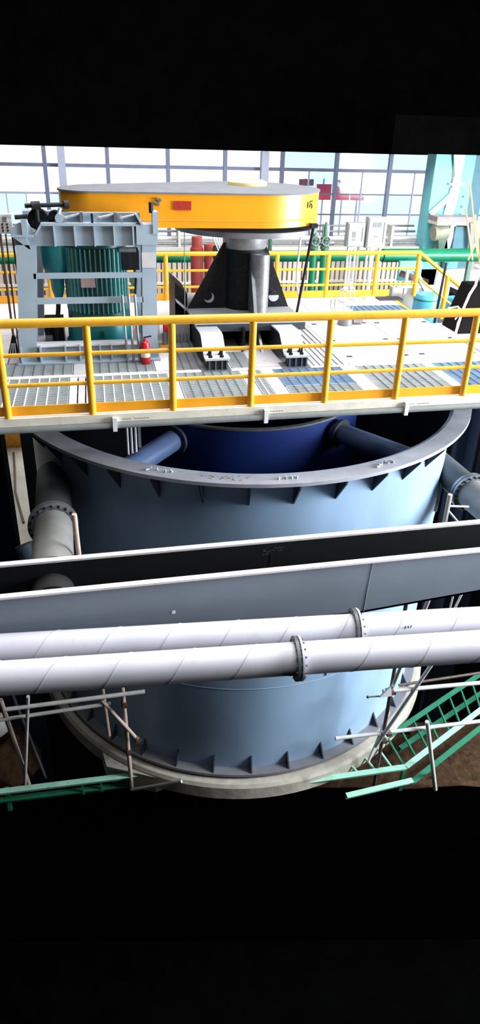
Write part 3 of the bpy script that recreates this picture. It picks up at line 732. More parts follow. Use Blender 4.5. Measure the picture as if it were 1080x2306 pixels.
cv = thing('belt_cover', 'long amber-yellow pulley cover with dusty grey top across motor and pedestal', 'belt guard', (0.6, 3.2, 1.76))
def hull(c1, r1, c2, r2_, n=40):
    # outline of two circles joined by their outer tangents
    (x1, y1), (x2, y2) = c1, c2
    d = math.hypot(x2-x1, y2-y1); base = math.atan2(y2-y1, x2-x1); off = math.acos((r1-r2_)/d)
    pts = []
    for i in range(n+1):
        a = base+off+(2*PI-2*off)*i/n
        pts.append((x1+r1*math.cos(a), y1+r1*math.sin(a)))
    for i in range(n+1):
        a = base-off+2*off*i/n
        pts.append((x2+r2_*math.cos(a), y2+r2_*math.sin(a)))
    return pts
C1, C2 = (-0.78, 2.88), (1.57, 3.43)
out = hull(C1, 0.46, C2, 1.10)
ZB, ZT = 1.765, 2.205
N = len(out)
b = MB(); b.v = [Vector((x, y, ZB)) for x, y in out]+[Vector((x, y, ZT)) for x, y in out]
inn = hull(C1, 0.44, C2, 1.08)
b.v += [Vector((x, y, ZB)) for x, y in inn]+[Vector((x, y, ZT)) for x, y in inn]
for i in range(N):
    j = (i+1) % N
    b.f += [(i, j, N+j, N+i), (2*N+j, 2*N+i, 3*N+i, 3*N+j), (i, 2*N+i, 2*N+j, j)]
b.build('side_band', 'cover', cv)
# slightly domed top
lo = hull(C1, 0.475, C2, 1.115); hi = hull(C1, 0.30, C2, 0.62)
b = MB(); b.v = [Vector((x, y, ZT)) for x, y in lo]+[Vector((x, y, ZT+0.022)) for x, y in lo]+[Vector((x, y, ZT+0.05)) for x, y in hi]
for i in range(N):
    j = (i+1) % N
    b.f += [(i, j, N+j, N+i), (N+i, N+j, 2*N+j, 2*N+i)]
b.f.append(tuple(2*N+i for i in range(N))); b.f.append(tuple(i for i in reversed(range(N))))
b.build('top_plate', 'cover_top', cv)
MB().path([(x, y, ZB+0.10) for x, y in hull(C1, 0.463, C2, 1.103)], 0.008, 6, False).build('side_seam', 'cover', cv)
MB().lathe([(0, 2.22), (0.30, 2.22), (0.30, 2.30), (0.24, 2.33), (0.0, 2.33)], (1.57, 3.43, 0), 36).build('hub_cap', 'sand_yellow', cv)
def on_side(x):   # front face point and outward direction at x
    best = None
    for i in range(N):
        (xa, ya), (xb, yb) = out[i], out[(i+1) % N]
        if min(xa, xb) <= x <= max(xa, xb) and (ya+yb)/2 < 3.2:
            t = (x-xa)/(xb-xa) if xb != xa else 0
            y = ya+(yb-ya)*t
            if best is None or y < best[0]: best = (y, Vector((xb-xa, yb-ya, 0)).normalized())
    return best
y_, t_ = on_side(0.42)
t_ = t_ if t_.x > 0 else -t_
MB().bar(Vector((0.31, y_-0.006, 2.06))-t_*0.0, Vector((0.31, y_-0.006, 2.06))+t_*0.24, 0.02, 0.115).build('maker_plate', 'red_plate', cv, label='plain red plate')
y_, t_ = on_side(0.08)
cl = MB()
for (dx, dz) in ((0, 0), (0.05, 0.01), (0.025, 0.045), (0.04, -0.03), (0.07, 0.03)):
    cl.tube((0.06+dx, y_+0.01, 2.10+dz), (0.06+dx, y_-0.035, 2.10+dz), 0.017, n=8)
cl.build('latch', 'steel', cv)
# hand-painted black mark near the right end
b = MB()
def sp(ang, z): return Vector((1.57+1.104*math.cos(ang), 3.43+1.104*math.sin(ang), z))
am = math.radians(-44)
b.path([sp(am-0.08, 2.10), sp(am-0.08, 2.02)], 0.009, 6)
b.path([sp(am-0.03, 2.02), sp(am-0.02, 2.06), sp(am+0.02, 2.065), sp(am+0.04, 2.03), sp(am+0.035, 2.0)], 0.009, 6)
b.path([sp(am-0.03, 2.085), sp(am+0.0, 2.105), sp(am+0.05, 2.10)], 0.009, 6)
b.build('painted_mark', 'ink', cv)
# rods from the cover to the deck
def vrod(name, label, p, q, r, m):
    o = MB().tube(p, q, r, n=10).build(name, m); tag(o, label, 'rod'); return o
rd = thing('support_rod', 'black vertical rod from cover rim to deck, right of pedestal', 'rod', (2.38, 3.35, 0.0))
MB().tube((2.38, 3.2, 0.0), (2.42, 2.62, 1.76), 0.022, n=10).build('rod', 'black', rd)
MB().box(2.37, 2.47, 2.57, 2.67, 1.74, 1.80).build('clip', 'black', rd)
vrod('support_rod', 'thin grey rod hanging left of the pedestal below disc', (0.55, 3.2, 0.0), (0.56, 3.2, 1.63), 0.008, 'steel')
vrod('support_rod', 'thin black rod just right of the pedestal column', (2.02, 3.9, 0.5), (2.02, 3.9, 1.63), 0.012, 'black')
hs = MB().path([(2.62, 3.9, 1.60), (2.62, 3.95, 1.2), (2.62, 4.0, 0.9), (2.64, 4.05, 0.6), (2.75, 4.1, 0.28), (3.0, 4.1, 0.08), (3.3, 4.0, 0.02), (3.5, 3.9, 0.02)], 0.018, 8).build('flexible_hose', 'white')
tag(hs, 'white flexible hose curving down from the cover to the deck', 'hose')
# drum with wire cage
dr = thing('caged_lamp', 'grey round drum with wire cage standing on deck plates', 'lamp', (3.45, 3.55, 0.0))
MB().lathe([(0, 0), (0.13, 0), (0.13, 0.17), (0.10, 0.2), (0, 0.2)], (3.42, 3.55, 0), 24).build('drum', 'steel', dr)
b = MB()
for k in range(8):
    a = 2*PI*k/8
    b.path([(3.42+0.10*math.cos(a), 3.55+0.10*math.sin(a), 0.2), (3.42+0.14*math.cos(a), 3.55+0.14*math.sin(a), 0.42), (3.42+0.12*math.cos(a), 3.55+0.12*math.sin(a), 0.6), (3.42+0.03*math.cos(a), 3.55+0.03*math.sin(a), 0.74)], 0.007, 5)
b.ring((3.42, 3.55, 0.42), (0, 0, 1), 0.135, 0.15, 0.012, 20); b.ring((3.42, 3.55, 0.6), (0, 0, 1), 0.115, 0.13, 0.012, 20)
b.build('wire_cage', 'rope', dr)
MB().path([(3.28, 3.55, 0.2), (3.20, 3.55, 0.28), (3.20, 3.55, 0.45)], 0.008, 6).path([(3.2, 3.55, 0.2), (3.13, 3.55, 0.32), (3.13, 3.55, 0.45)], 0.008, 6).build('hook', 'steel', dr)
MB().box(3.56, 3.74, 3.5, 3.7, 0.04, 0.1).build('side_tray', 'steel', dr)

# ================================================================== LAUNDER TROUGH AND PIPES
tr = thing('launder_trough', 'long grey open launder trough crossing in front of the tank', 'trough', (1.5, -1.4, -1.98))
X0, X1 = -2.4, 6.0
def zbot(x): return -1.97 if x < 1.96 else -1.97+(x-1.96)*0.08
b = MB().prism([(X0, -1.70, -1.25), (X0, -1.70, zbot(X0)), (1.96, -1.70, -1.97), (X1, -1.70, zbot(X1)), (X1, -1.70, -1.25)], (0, 0.02, 0))
b.build('near_wall', 'trough', tr)
MB().prism([(X0, -1.13, -1.25), (X0, -1.13, -1.97), (1.96, -1.13, -1.97), (X1, -1.13, zbot(X1)), (X1, -1.13, -1.25)], (0, 0.02, 0)).build('far_wall', 'trough', tr)
MB().prism([(X0, -1.145, -1.27), (X0, -1.145, -1.95), (1.96, -1.145, -1.95), (X1, -1.145, zbot(X1)+.02), (X1, -1.145, -1.27)], (0, 0.014, 0)).build('far_inside', 'trough_in', tr)
MB().prism([(X0, -1.68, -1.27), (X0, -1.68, -1.95), (1.96, -1.68, -1.95), (X1, -1.68, zbot(X1)+.02), (X1, -1.68, -1.27)], (0, 0.014, 0)).build('near_inside', 'trough_in', tr)
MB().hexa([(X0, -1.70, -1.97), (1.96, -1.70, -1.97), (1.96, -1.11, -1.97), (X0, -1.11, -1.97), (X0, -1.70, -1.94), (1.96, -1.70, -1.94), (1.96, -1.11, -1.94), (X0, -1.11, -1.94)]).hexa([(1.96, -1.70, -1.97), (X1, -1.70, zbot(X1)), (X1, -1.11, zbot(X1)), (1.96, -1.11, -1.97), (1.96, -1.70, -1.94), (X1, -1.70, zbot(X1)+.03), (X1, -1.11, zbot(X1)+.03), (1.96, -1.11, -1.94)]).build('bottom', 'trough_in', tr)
MB().box(X0, X1, -1.725, -1.655, -1.25, -1.225).build('near_lip', 'lip', tr)
MB().box(X0, X1, -1.15, -1.08, -1.25, -1.225).build('far_lip', 'lip', tr)
MB().path([(2.03, -1.702, -1.25), (2.01, -1.702, -1.6), (2.0, -1.702, -1.95)], 0.006, 6).build('weld_seam', 'trough', tr)
MB().ring((-0.22, -1.70, -1.66), (0, 1, 0), 0.0, 0.022, 0.008, 16).build('scraped_patch', 'white', tr)
b = MB()
for i in range(30):
    x = 0.88+random.uniform(0, 0.24); z = -1.36+random.uniform(-0.05, 0.04)+0.1*(x-0.88)
    b.bar((x, -1.147, z), (x+random.uniform(.01, .05), -1.147, z+random.uniform(-.015, .02)), 0.003, 0.007)
b.bar((1.0, -1.147, -1.40), (0.99, -1.147, -1.56), 0.003, 0.008)
b.build('chalk_scribble', 'gusset', tr, kind='stuff', label='illegible grey chalk scribble')
# left discharge pipe between nozzle flange and launder
dp = thing('discharge_pipe', 'grey flanged discharge pipe from tank into launder at left', 'pipe', (-1.5, -0.6, -1.7))
d0 = Vector((-1.55, 0.12, -1.54)); d1 = Vector((-1.50, -1.06, -1.46)); dd = (d1-d0).normalized()
MB().tube(d0+dd*0.04, d1+dd*0.02, 0.24, n=36).build('pipe', 'discharge', dp)
MB().ring(d0+dd*0.02, dd, 0.245, 0.315, 0.045, 36).build('flange', 'steel', dp)
def ring_bolts(c, ax, R, n, ln, r=0.016):
    b = MB(); ax = Vector(ax).normalized(); a = ax.cross(Vector((0, 0, 1))).normalized(); bb = ax.cross(a)
    for k in range(n):
        g = 2*PI*k/n; p = Vector(c)+(a*math.cos(g)+bb*math.sin(g))*R
        b.tube(p-ax*ln/2, p+ax*ln/2, r, n=8)
    return b
ring_bolts(d0+dd*0.0, dd, 0.285, 20, 0.14, 0.018).build('flange_bolts', 'black', dp, kind='stuff')
MB().ring((-1.50, -1.27, -1.62), dd, 0.20, 0.235, 0.3, 28).build('spout', 'black_flat', dp)  # near-black colour stands in for shade on the spout inside the launder
dr_ = thing('discharge_pipe', 'grey flanged discharge pipe from tank at right edge', 'pipe', (4.8, 0.4, -2.26))
e0 = Vector((4.76, 0.86, -2.0)); e1 = Vector((4.84, 0.0, -2.02)); ed = (e1-e0).normalized()
MB().tube(e0+ed*0.04, e1, 0.24, n=36).path([e1, e1+Vector((0.01, -0.2, -0.05)), e1+Vector((0.01, -0.32, -0.2)), e1+Vector((0.01, -0.34, -0.5))], 0.24, 36).build('pipe', 'discharge', dr_)
MB().ring(e0+ed*0.02, ed, 0.245, 0.315, 0.045, 36).build('flange', 'steel', dr_)
ring_bolts(e0, ed, 0.285, 20, 0.14, 0.018).build('flange_bolts', 'black', dr_, kind='stuff')
bk_ = thing('pipe_bracket', 'small steel bracket struts between tank and right discharge pipe', 'bracket', (3.6, -0.6, -1.6))
MB().tube((3.42, -0.75, -1.75), (3.42, -0.75, -1.03), 0.03, n=10).build('post', 'bamboo_grey', bk_)
MB().tube((3.42, -0.75, -1.2), (3.75, -0.7, -1.27), 0.014, n=8).build('strut', 'bamboo_grey', bk_)
MB().tube((3.42, -0.75, -1.25), (3.6, -0.8, -1.45), 0.014, n=8).build('strut', 'bamboo_grey', bk_)

def spiral_pipe(label, p, q, r, flange_t, phase):
    p = Vector(p); q = Vector(q); ax = (q-p).normalized(); Ln = (q-p).length
    t = thing('spiral_pipe', label, 'pipe', tuple((p+q)/2-Vector((0, 0, r))), 'spiral-welded pipes before the trough')
    MB().tube(p, q, r, n=40).build('pipe', 'pipe', t)
    a = ax.cross(Vector((0, 0, 1))).normalized(); b_ = ax.cross(a)
    pts = []; n = int(Ln/0.62*24)
    for i in range(n):
        s_ = i/24*0.62; g = -2*PI*i/24+phase
        if s_ > Ln: break
        pts.append(p+ax*s_+(a*math.cos(g)+b_*math.sin(g))*(r+0.0005))
    MB().path(pts, 0.0038, 5, False).build('spiral_weld', 'weld', t)
    c = p+ax*flange_t
    MB().ring(c-ax*0.024, ax, r, r+0.06, 0.032, 40).build('flange', 'flange', t)
    MB().ring(c+ax*0.018, ax, r, r+0.06, 0.02, 40).build('flange', 'pipe', t)
    ring_bolts(c, ax, r+0.036, 16, 0.105, 0.011).build('flange_bolts', 'flange', t, kind='stuff')
    return t
fp_ = Vector((-2.9, -2.325, -1.65)); fq_ = Vector((5.5, -2.98, -1.65))
spiral_pipe('pale grey spiral-welded pipe nearest the camera, lower of the pair', fp_, fq_, 0.162, 3.83, 1.0)
rp_ = Vector((-2.5, -1.868, -1.72)); rq_ = Vector((5.5, -2.53, -1.72))
t2 = spiral_pipe('pale grey spiral-welded pipe between the trough and nearest pipe', rp_, rq_, 0.155, 4.2, 2.4)
b = MB()
for (x0, pts) in ((2.17, [(0, .05), (0, -.03)]), (2.20, [(0, .05), (.02, -.03), (.04, .05)])):
    b.path([(x0+u, -2.245-0.155*math.cos(0.35), -1.72+0.155*math.sin(0.45)+v*0.8) for (u, v) in pts], 0.005, 5)
b.build('painted_numeral', 'ink', t2)

# hanging conduits under the platform
o = MB().tube((-0.53, 1.0, -0.05), (-0.53, 1.0, -1.03), 0.016, n=8).build('hanging_conduit', 'white')
tag(o, 'white conduit hanging below the platform, leftmost of three', 'conduit', 'conduits hanging under the platform')
for i, wd in ((1, 'middle one'), (2, 'rightmost')):
    o2 = again(o, (0.055*i, 0, 0.015*i)); tag(o2, 'white conduit hanging below the platform, %s of three' % wd, 'conduit', 'conduits hanging under the platform')
o = MB().box(-0.385, -0.345, 1.02, 1.08, -0.95, -0.05).build('hanging_strip', 'grey_dark'); tag(o, 'grey flat strip hanging beside the white conduits', 'strip')

# ================================================================== SCAFFOLD
def pole(label, p, q, r=0.03, m='bamboo', clamps=()):
    p = Vector(p); q = Vector(q)
    t = thing('scaffold_tube', label, 'scaffold tube', tuple(p if p.z < q.z else q), 'scaffold tubes in the pit')
    MB().tube(p, q, r, n=12).build('tube', m, t)
    for s_ in clamps:
        c = p.lerp(q, s_); d = (q-p).normalized()
        MB().tube(c-d*0.05, c+d*0.05, r+0.014, n=12).box(c.x-0.02, c.x+0.06, c.y-0.07, c.y-0.01, c.z-0.03, c.z+0.03).build('coupler', 'clamp', t)
pole('tan upright tube left of the tank base with two couplers', (-0.79, 0.22, -6.9), (-0.85, 0.22, -3.6), 0.034, 'bamboo', (0.28, 0.60, 0.85))
pole('shorter tan upright tube behind the coupled upright', (-1.10, 0.52, -5.9), (-1.16, 0.52, -4.2), 0.03)
pole('pale horizontal tube, upper of two crossing at lower left', (-2.53, 0.12, -4.62), (-0.50, 0.12, -4.62), 0.033, 'bamboo_grey')
pole('pale horizontal tube, lower of two crossing at lower left', (-2.70, 0.3, -5.0), (-1.02, 0.3, -4.96), 0.03, 'bamboo_grey')
pole('slanting tube from the short upright down to the coupled upright', (-1.15, 0.3, -4.88), (-0.63, 0.1, -5.65), 0.03, 'bamboo', (0.95,))
pole('tan leaning tube at far left edge of pit', (-2.60, 0.25, -4.55), (-2.50, 0.72, -7.1), 0.036)
pole('pale leaning tube crossing the tan one at far left', (-2.18, 0.1, -4.4), (-2.58, 0.70, -7.1), 0.026, 'bamboo_grey')
pole('thin grey-green rod behind the left leaning tubes', (-2.72, 1.4, -5.2), (-2.25, 0.9, -7.15), 0.024, 'cross')
pole('short pale tube at far left just under the pipes', (-2.72, 0.2, -4.35), (-2.10, 0.2, -4.33), 0.03, 'bamboo_grey')
pole('pale tube lying low across the plinth edge at left', (-0.80, 0.15, -6.82), (0.0, -0.2, -6.35), 0.026, 'bamboo_grey')
pole('brown upright tube right of the tank with couplers', (3.32, -0.35, -7.2), (3.31, -0.35, -3.0), 0.03, 'clamp', (0.31, 0.57))
pole('long pale slanting tube crossing behind the right upright', (3.16, -0.45, -5.92), (3.93, -0.45, -4.1), 0.03, 'bamboo_grey')
pole('long pale horizontal tube, lower one at right', (2.45, -0.42, -5.62), (5.4, -0.42, -5.75), 0.032, 'bamboo_grey', (0.30,))
pole('long pale horizontal tube, upper one at right', (3.14, -0.42, -4.72), (5.3, -0.42, -4.86), 0.034, 'bamboo_grey', (0.05,))
pole('short pale upright tube beside the green walkway at right', (4.42, -0.5, -7.2), (3.97, -0.5, -5.45), 0.036, 'bamboo_grey')
pole('thin dark horizontal tube at right behind the slanting tube', (4.0, 0.6, -5.75), (5.6, 0.6, -5.72), 0.025, 'clamp')
pole('pale slanting brace from right upright up behind pipes', (3.28, -0.45, -4.6), (3.62, -0.45, -2.85), 0.03, 'bamboo_grey')
pole('thin brown rod seen between trough and pipes at right', (4.47, 0.3, -4.4), (4.50, 0.3, -3.2), 0.014, 'bamboo')
pole('thin grey slanting rod right of the brown rod between trough and pipes', (4.50, 0.35, -4.3), (4.68, 0.35, -3.6), 0.018, 'bamboo_grey')
pole('pale slanting tube along the plinth edge under lower horizontal', (3.05, -0.5, -6.2), (3.50, -0.1, -5.55), 0.022, 'bamboo_grey')
pole('pinkish upright tube right of the left discharge pipe', (-1.19, -0.8, -3.0), (-1.22, -0.8, -0.86), 0.028)
fx = thing('wedge_plate', 'white triangular wedge at the upper right coupler', 'plate', (3.2, -0.5, -4.8))
MB().prism([(3.06, -0.5, -4.76), (3.22, -0.5, -4.55), (3.26, -0.5, -4.76)], (0, 0.03, 0)).build('plate', 'white', fx)
MB().tube((2.88, -0.46, -4.75), (3.1, -0.46, -4.77), 0.012, n=8).ball((2.88, -0.46, -4.75), 0.025, 8).build('pin', 'clamp', fx)

# ================================================================== GREEN WALKWAY
wk = thing('green_walkway', 'green steel walkway frame with rungs round the concrete plinth', 'walkway', (3.5, -0.2, -7.2))
ZW = -6.62
outer = [(-3.1, 0.34), (-0.1, 0.24), (1.7, -0.36), (3.80, -0.40), (6.6, 0.95)]
inner = [(2.9, 0.05), (3.75, 0.25), (6.9, 1.70)]
def channel(p, q, z, m):
    b = MB(); p3 = (p[0], p[1], z); q3 = (q[0], q[1], z)
    b.bar(p3, q3, 0.05, 0.10)
    d = (Vector(q3)-Vector(p3)).normalized(); s_ = d.cross(Vector((0, 0, 1)))*0.03
    b.bar(Vector(p3)+s_+Vector((0, 0, .05)), Vector(q3)+s_+Vector((0, 0, .05)), 0.09, 0.012)
    return b.build('channel', m, wk)
for i in range(len(outer)-1):
    if i == 1: continue
    channel(outer[i], outer[i+1], ZW, 'mint')
channel((2.7, -0.58), (3.92, -0.50), ZW-0.24, 'mint'); channel((3.92, -0.50), (6.6, 0.80), ZW-0.28, 'mint_dark')
channel(inner[0], inner[1], ZW, 'mint_dark'); channel(inner[1], inner[2], ZW, 'mint_dark')
channel((4.0, 0.2), (6.8, 1.45), ZW-0.3, 'mint_dark')
rg = 0
for t in range(11):
    u = t/10
    pa = Vector((3.80, -0.40, ZW)).lerp(Vector((6.6, 0.95, ZW)), u); pb = Vector((3.75, 0.25, ZW)).lerp(Vector((6.9, 1.70, ZW)), u)
    MB().bar(pa, pb, 0.03, 0.04).build('rung', 'mint_dark', wk)
for x in (2.35, 2.65, 2.95, 3.25, 3.55):
    yb = TY-math.sqrt(max(0, 3.9**2-(x-TX)**2))-0.0
    MB().bar((x-0.08, min(yb+0.05, 0.2), ZW+.02), (x+0.03, -0.38, ZW), 0.03, 0.04).build('rung', 'mint', wk)
for x in (-1.6, -1.3, -1.0, -0.7, -0.4):
    MB().bar((x, 0.30, ZW-0.02), (x+0.02, 0.29, ZW-0.3), 0.03, 0.03).build('rung', 'mint_dark', wk)
channel((-3.1, 0.42), (-0.1, 0.30), ZW-0.3, 'mint_dark')
for (x, y) in ((-2.8, 0.4), (3.8, -0.42), (6.2, 0.9)):
    MB().box(x-0.03, x+0.03, y-0.0, y+0.06, -7.2, ZW-0.05).build('leg', 'mint_dark', wk)
# sack and soil mounds
sk = MB().ball((-3.0, 1.2, -6.05), 0.3, 14, (0.9, 0.7, 0.75)).build('white_sack', 'offwhite'); tag(sk, 'white sack slumped on soil at far left of the pit', 'sack')
def mound(name, label, cx, cy, rx, ry, h):
    b = MB(); nr, na = 9, 22
    b.v.append(Vector((cx, cy, -7.2+h)))
    for i in range(1, nr+1):
        for k in range(na):
            g = 2*PI*k/na; r = i/nr
            z = -7.2+h*math.cos(r*PI/2)**0.9*(1+random.uniform(-.18, .18))-0.02*(i == nr)
            b.v.append(Vector((cx+rx*r*math.cos(g), cy+ry*r*math.sin(g), max(z, -7.22))))
    for k in range(na): b.f.append((0, 1+k, 1+(k+1) % na))
    for i in range(nr-1):
        for k in range(na):
            b.f.append((1+i*na+k, 1+(i+1)*na+k, 1+(i+1)*na+(k+1) % na, 1+i*na+(k+1) % na))
    o = b.build(name, 'soil'); tag(o, label, 'soil'); o['kind'] = 'stuff'; return o
mound('soil_heap', 'brown soil heap at the far left bottom of the pit', -3.3, 1.4, 0.95, 0.7, 1.0)
mound('soil_heap', 'brown soil heap right of the green walkway', 5.6, -0.1, 1.2, 0.45, 0.16)

# ================================================================== BEYOND THE PLATFORM
gp = thing('green_pipe', 'thick green horizontal pipe behind the far guard rail', 'pipe', (2.5, 8.0, 0.25))
MB().tube((-6, 8.0, 0.40), (9.0, 8.0, 0.40), 0.125, n=24).build('pipe', 'green', gp)
MB().tube((5.9, 8.0, 0.40), (8.6, 8.0, 0.40), 0.155, n=24).build('wide_section', 'green', gp)
for x in (-4.0, 0.0, 4.2, 8.2): MB().box(x-0.05, x+0.05, 7.95, 8.05, -0.9, 0.28).build('support', 'green_dark', gp)
pw = thing('parapet_wall', 'beige ribbed cladding parapet behind the far guard rail', 'wall', (2.0, 9.0, -0.9))
MB().box(-6.0, 7.45, 9.03, 9.08, -0.9, 0.12).build('backing', 'slat_b', pw)
s0 = MB().box(-6.0, -5.915, 8.99, 9.03, -0.9, 0.10).build('slat', 'slat', pw)
k = 1
while -6.0+0.125*k < 7.4:
    again(s0, (0.125*k, 0, 0)); k += 1
MB().box(-6.0, 7.45, 8.95, 8.99, -0.42, -0.36).build('rail', 'cream', pw)
MB().box(-6.0, 8.6, 9.0, 9.4, 0.12, 0.2).build('coping', 'offwhite', pw)
lg = thing('cable_tray', 'white cable ledge with thin grey pipes under the windows', 'cable tray', (3, 10.2, -0.3))
MB().box(-6, 7.8, 10.0, 10.5, -0.3, 0.28).build('ledge', 'offwhite', lg)
for (z, y, r) in ((0.36, 10.1, 0.035), (0.46, 10.3, 0.05), (0.62, 10.4, 0.03), (0.75, 10.5, 0.025)):
    MB().tube((-6, y, z), (7.8, y, z), r, n=10).build('pipe', 'steel' if r < .04 else 'offwhite', lg)
for x in (-3.5, -1.0, 1.3, 3.1, 5.2, 7.0):
    MB().box(x-0.03, x+0.03, 10.05, 10.5, 0.28, 0.8).build('bracket', 'offwhite', lg)
rpp = thing('red_pipe', 'red-brown riser pipe left behind the pedestal', 'pipe', (1.32, 7.0, -0.84))
MB().tube((1.32, 7.0, -0.84), (1.30, 7.0, 0.76), 0.14, n=20).build('pipe', 'red_pipe', rpp)
MB().tube((1.30, 7.0, 0.76), (1.30, 7.0, 0.98), 0.11, n=20).build('neck', 'red_pipe', rpp)
rq2 = MB().tube((1.62, 7.2, -0.84), (1.60, 7.2, 0.8), 0.12, n=20).build('red_pipe', 'red_pipe'); tag(rq2, 'darker red riser pipe half hidden by the pedestal gusset', 'pipe')
cc = thing('cable_coil', 'bundle of white cables coiled behind the pedestal at left', 'cable', (1.75, 6.6, -0.9))
for i in range(7):
    o_ = random.uniform(-.04, .04)
    MB().path([(1.55+0.06*i, 6.6, 1.1), (1.60+0.05*i, 6.55+o_, 0.95), (1.68+0.05*i, 6.5+o_, 0.75), (1.80+0.04*i, 6.5, 0.55), (1.84+0.03*i, 6.5, -0.85)], 0.016, 6).build('strand', 'white' if i % 2 else 'rope', cc)
MB().tube((1.62, 6.75, 0.68), (1.98, 6.75, 0.68), 0.16, n=18).build('drum', 'black', cc)
for (x, wd) in ((3.86, 'left'), (4.10, 'right')):
    v = thing('green_valve', 'dark green valve on riser behind far rail, %s of the pair' % wd, 'valve', (x, 7.0, -0.9), 'green valves behind the far rail')
    MB().tube((x, 7.0, -0.9), (x, 7.0, 0.72), 0.075, n=16).build('riser', 'green', v)
    MB().lathe([(0, .70), (0.10, .72), (0.10, .76), (0.075, .78), (0.075, .90), (0.10, .92), (0.10, .96), (0.05, .98), (0.045, 1.16), (0.025, 1.27), (0, 1.27)], (x, 7.0, 0), 18).build('bonnet', 'green_dark', v)
    MB().ring((x, 6.9, 0.9), (0, 1, 0), 0.08, 0.10, 0.02, 18).build('handwheel', 'steel', v)
    MB().tube((x-0.2, 7.0, 0.84), (x+0.2, 7.0, 0.84), 0.045, n=12).build('branch', 'steel', v)
for (x, wd) in ((3.02, 'left'), (3.28, 'right')):
    o = MB().tube((x, 8.6, -0.1), (x, 8.6, 0.98), 0.05, n=12).build('green_riser', 'green_dark'); tag(o, 'thin green riser pipe right of the pedestal, %s one' % wd, 'pipe', 'thin green risers')
def cabinet(label, x0, x1, z0, z1, y, wide):
    t = thing('electrical_cabinet', label, 'cabinet', ((x0+x1)/2, y, -0.9), 'electrical cabinets behind the far rail')
    MB().box(x0, x1, y, y+0.18, z0, z1).build('body', 'grey_box', t)
    dw = MB().box(x0+0.02, x1-0.02, y-0.02, y, z0+0.02, z1-0.02).build('door', 'grey_box', t)
    w_ = x1-x0
    MB().box(x1-0.075, x1-0.06, y-0.03, y-0.02, z0+0.12, z1-0.1).build('door_handle', 'grey_dark', parent=dw)
    if wide:
        MB().box(x0+0.11, x0+0.19, y-0.025, y-0.02, z1-0.2, z1-0.10).build('meter', 'grey_dark', parent=dw)
        MB().box(x0+0.21, x0+0.30, y-0.025, y-0.02, z1-0.2, z1-0.10).build('meter', 'grey_dark', parent=dw)
        MB().box(x0+0.15, x0+0.24, y-0.025, y-0.02, z0+0.24, z0+0.265).build('plate', 'grey_dark', parent=dw)
    else:
        MB().box(x0+0.10, x0+0.18, y-0.025, y-0.02, z0+0.20, z0+0.32).build('meter', 'grey_dark', parent=dw)
        MB().box(x0+0.10, x0+0.18, y-0.025, y-0.02, z0+0.14, z0+0.165).build('plate', 'grey_dark', parent=dw)
    for x in (x0+0.08, x1-0.08): MB().tube((x, y+0.09, -0.9), (x, y+0.09, z0), 0.03, n=10).build('leg', 'offwhite', t)
cabinet('smaller grey electrical cabinet left of the taller one', 4.60, 5.0, 0.76, 1.26, 7.0, False)
cabinet('taller grey electrical cabinet with two meters', 5.03, 5.47, 0.74, 1.38, 6.95, True)
pn = thing('panel_post', 'white twin posts under the electrical cabinets', 'post', (4.7, 6.9, -0.9))
for (x, r) in ((4.66, 0.022), (4.76, 0.022), (5.15, 0.05)): MB().tube((x, 6.85, -0.9), (x, 6.85, 0.75), r, n=10).build('post', 'white', pn)

# right: cyan column with white bracing
cy_ = thing('cyan_column', 'cyan painted built-up column with white bracing at upper right', 'column', (8.4, 10.0, -0.9))
MB().box(7.86, 8.36, 9.9, 10.4, -0.9, 2.56).build('flange_plate', 'cyan', cy_)
MB().box(8.62, 9.02, 10.0, 10.4, -0.9, 2.56).build('flange_plate', 'cyan', cy_)
MB().box(9.02, 9.5, 10.2, 10.5, -0.9, 2.56).build('side_plate', 'cyan_dark', cy_)
MB().box(8.36, 8.62, 10.15, 10.2, -0.9, 2.56).build('web', 'khaki', cy_)
MB().bar((8.30, 9.86, 0.2), (8.50, 9.86, 1.75), 0.04, 0.26, (1, 0, 0)).build('brace', 'white', cy_)
MB().bar((8.5, 9.86, 1.75), (8.52, 9.86, 2.56), 0.04, 0.2, (1, 0, 0)).build('brace', 'white', cy_)
MB().bar((8.5, 9.84, 1.9), (8.34, 9.84, 2.56), 0.04, 0.1, (1, 0, 0)).build('brace', 'white', cy_)
MB().bar((7.9, 9.84, 1.12), (8.45, 9.84, 1.62), 0.04, 0.14, (1, 0, 0)).build('brace', 'white', cy_)
MB().box(8.3, 8.72, 9.8, 9.88, 1.83, 1.89).build('tie_plate', 'offwhite', cy_)
for z in (1.85, 1.6, 1.4): MB().tube((8.84, 9.98, z-0.3), (8.84, 10.0, z-0.3), 0.03, n=10).build('bolt_hole', 'green_dark', cy_)
gd = struct(MB().box(6.5, 14.0, 9.6, 10.9, 2.56, 3.4).build('trim_3', 'cladding'))
sh = thing('bracket_shelf', 'taupe steel shelf bracket with khaki motor below at upper right', 'bracket', (8.3, 9.4, 0.3))
MB().box(7.84, 8.9, 9.3, 9.8, 1.0, 1.12).build('beam', 'brown_grey', sh)
MB().box(7.84, 8.95, 9.26, 9.8, 0.92, 1.0).build('lip', 'cream', sh)
MB().tube((7.88, 9.5, 0.70), (8.25, 9.5, 0.74), 0.2, n=20).build('motor', 'khaki', sh)
MB().bar((8.12, 9.5, 0.62), (8.2, 9.5, 0.28), 0.2, 0.24).build('motor_foot', 'green_dark', sh)
MB().bar((8.38, 9.45, 0.9), (8.28, 9.45, 0.2), 0.16, 0.1).build('strut', 'white', sh)
MB().box(8.42, 8.85, 9.35, 9.7, 0.2, 0.88).build('teal_block', 'cyan_dark', sh)
MB().bar((8.75, 9.2, 1.0), (9.0, 9.2, -0.2), 0.1, 0.1).build('strut', 'brown_grey', sh)
